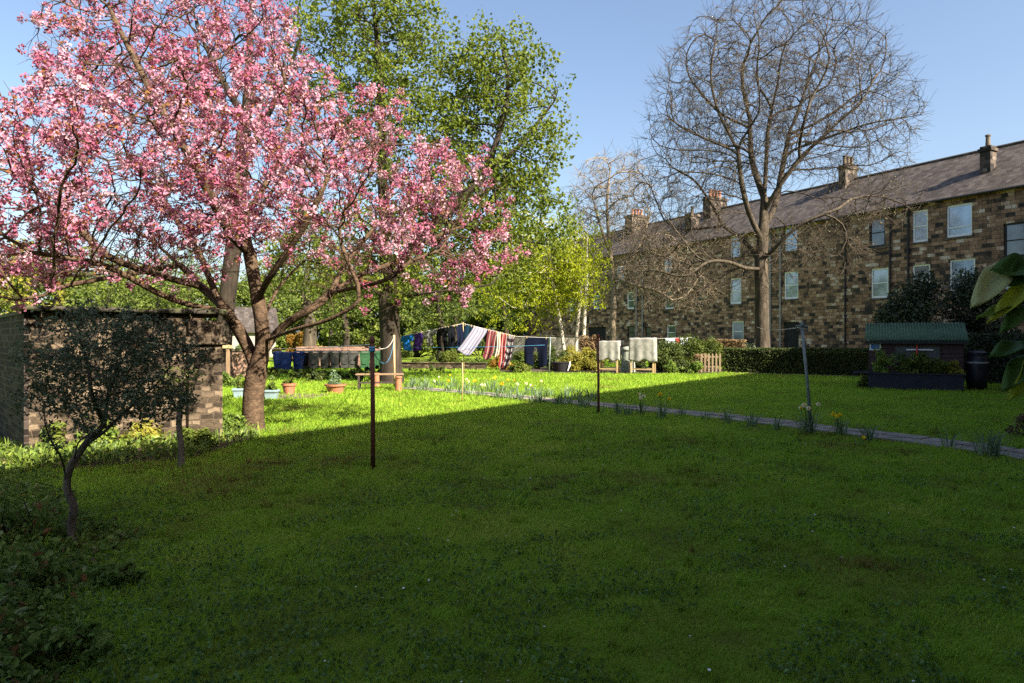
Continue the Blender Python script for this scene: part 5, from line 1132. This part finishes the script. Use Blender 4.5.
# ---------------------------------------------------------------- laurel branch reaching in at the right
def bigleaf(name, base_p, tip_p, up, w, mat, parent, tint, bend=.12):
    base_p, tip_p, up = Vector(base_p), Vector(tip_p), Vector(up); d = tip_p-base_p; L = d.length; dn = d.normalized(); s = dn.cross(up).normalized(); nn = s.cross(dn).normalized()
    n, k = 12, 6; vs = []; q = []
    for i in range(n+1):
        t_ = i/n; hw = w/2*(math.sin(math.pi*t_**.85)**.75)*(1-.15*t_) if 0 < t_ < 1 else .0008
        for j in range(k+1):
            u = j/k*2-1; vs.append(base_p+d*t_+s*u*hw+nn*(abs(u)*hw*.35-bend*L*(t_-.1)**2+.004*math.sin(t_*9+u*3)))
    for i in range(n):
        for j in range(k): a = i*(k+1)+j; q.append((a,a+1,a+k+2,a+k+1))
    o = build(name, [tuple(v) for v in vs], np.array(q), mat, parent, smooth=True, tint=np.full(len(q), tint)); sm = o.modifiers.new('thickness', 'SOLIDIFY'); sm.thickness = .0012; return o
laurel_mat = leafmat('laurel_leaf', [(0,(.06,.13,.025)),(.4,(.11,.2,.04)),(.6,(.34,.42,.05)),(.8,(.55,.58,.08)),(1,(.6,.56,.4))], .5, .45, .2)
YF = 1.25; A = lambda px, py, dy=0: at(px, py, YF+dy)
root = Vector((1.62, 1.3, 0)); lt = thing('laurel_bush', root, 'laurel bush with large glossy leaves reaching in at the right edge', 'bush')
LO = lambda p: p-root
st = MB(); st.tube([Vector((0,0,-.02)), LO(A(1150,560,.05)), LO(A(1110,400,.04)), LO(A(1070,300,.02)), LO(A(1040,262,0))], [.016,.013,.009,.006,.003], 8); st.tube([LO(A(1110,400,.04)), LO(A(1062,362,.0)), LO(A(1030,345,-.02))], [.006,.004,.0025], 8); st.tube([LO(A(1090,340,.03)), LO(A(1050,312,.02)), LO(A(1020,305,.02))], [.005,.003,.002], 8)
st.build('stem', M['holly_bark'], lt, smooth=True)
for (b_, tp, up, w_, tn) in [((1040,270),(996,266),(.1,-.8,.6),.06,.3), ((1010,261),(974,304),(-.35,-.85,.3),.05,.93), ((1040,275),(990,318),(0,-.7,.7),.034,.8), ((1040,258),(1052,215),(.3,-.8,.3),.07,.25), ((1040,264),(1085,275),(.1,-.6,.8),.07,.3), ((1036,262),(1008,283),(0,-.85,.5),.05,.1),
      ((1032,355),(1004,388),(-.5,-.8,.3),.042,.25), ((1034,356),(1014,400),(.3,-.9,.2),.04,.66), ((1030,343),(1060,385),(.3,-.8,.5),.06,.25), ((1022,305),(978,312),(0,-.3,.95),.024,.5), ((1024,306),(1003,330),(0,-.8,.6),.03,.35), ((1062,362),(1090,420),(.2,-.8,.4),.06,.2), ((1070,300),(1110,330),(.1,-.7,.7),.07,.3), ((1028,344),(992,352),(0,-.5,.8),.04,.1)]:
    bigleaf('leaf', LO(A(*b_)), LO(A(*tp, -.03)), up, w_, laurel_mat, lt, tn)
# small reddish plant in the right lawn
shrub('plant', 'small reddish leaved plant at the right edge of the lawn', gp(1028,437), .7, .5, .42, leafmat('leaf_red', [(0,(.12,.05,.04)),(.5,(.13,.1,.05)),(1,(.2,.17,.09))], .3), 500, .06, 171, cat='plant')
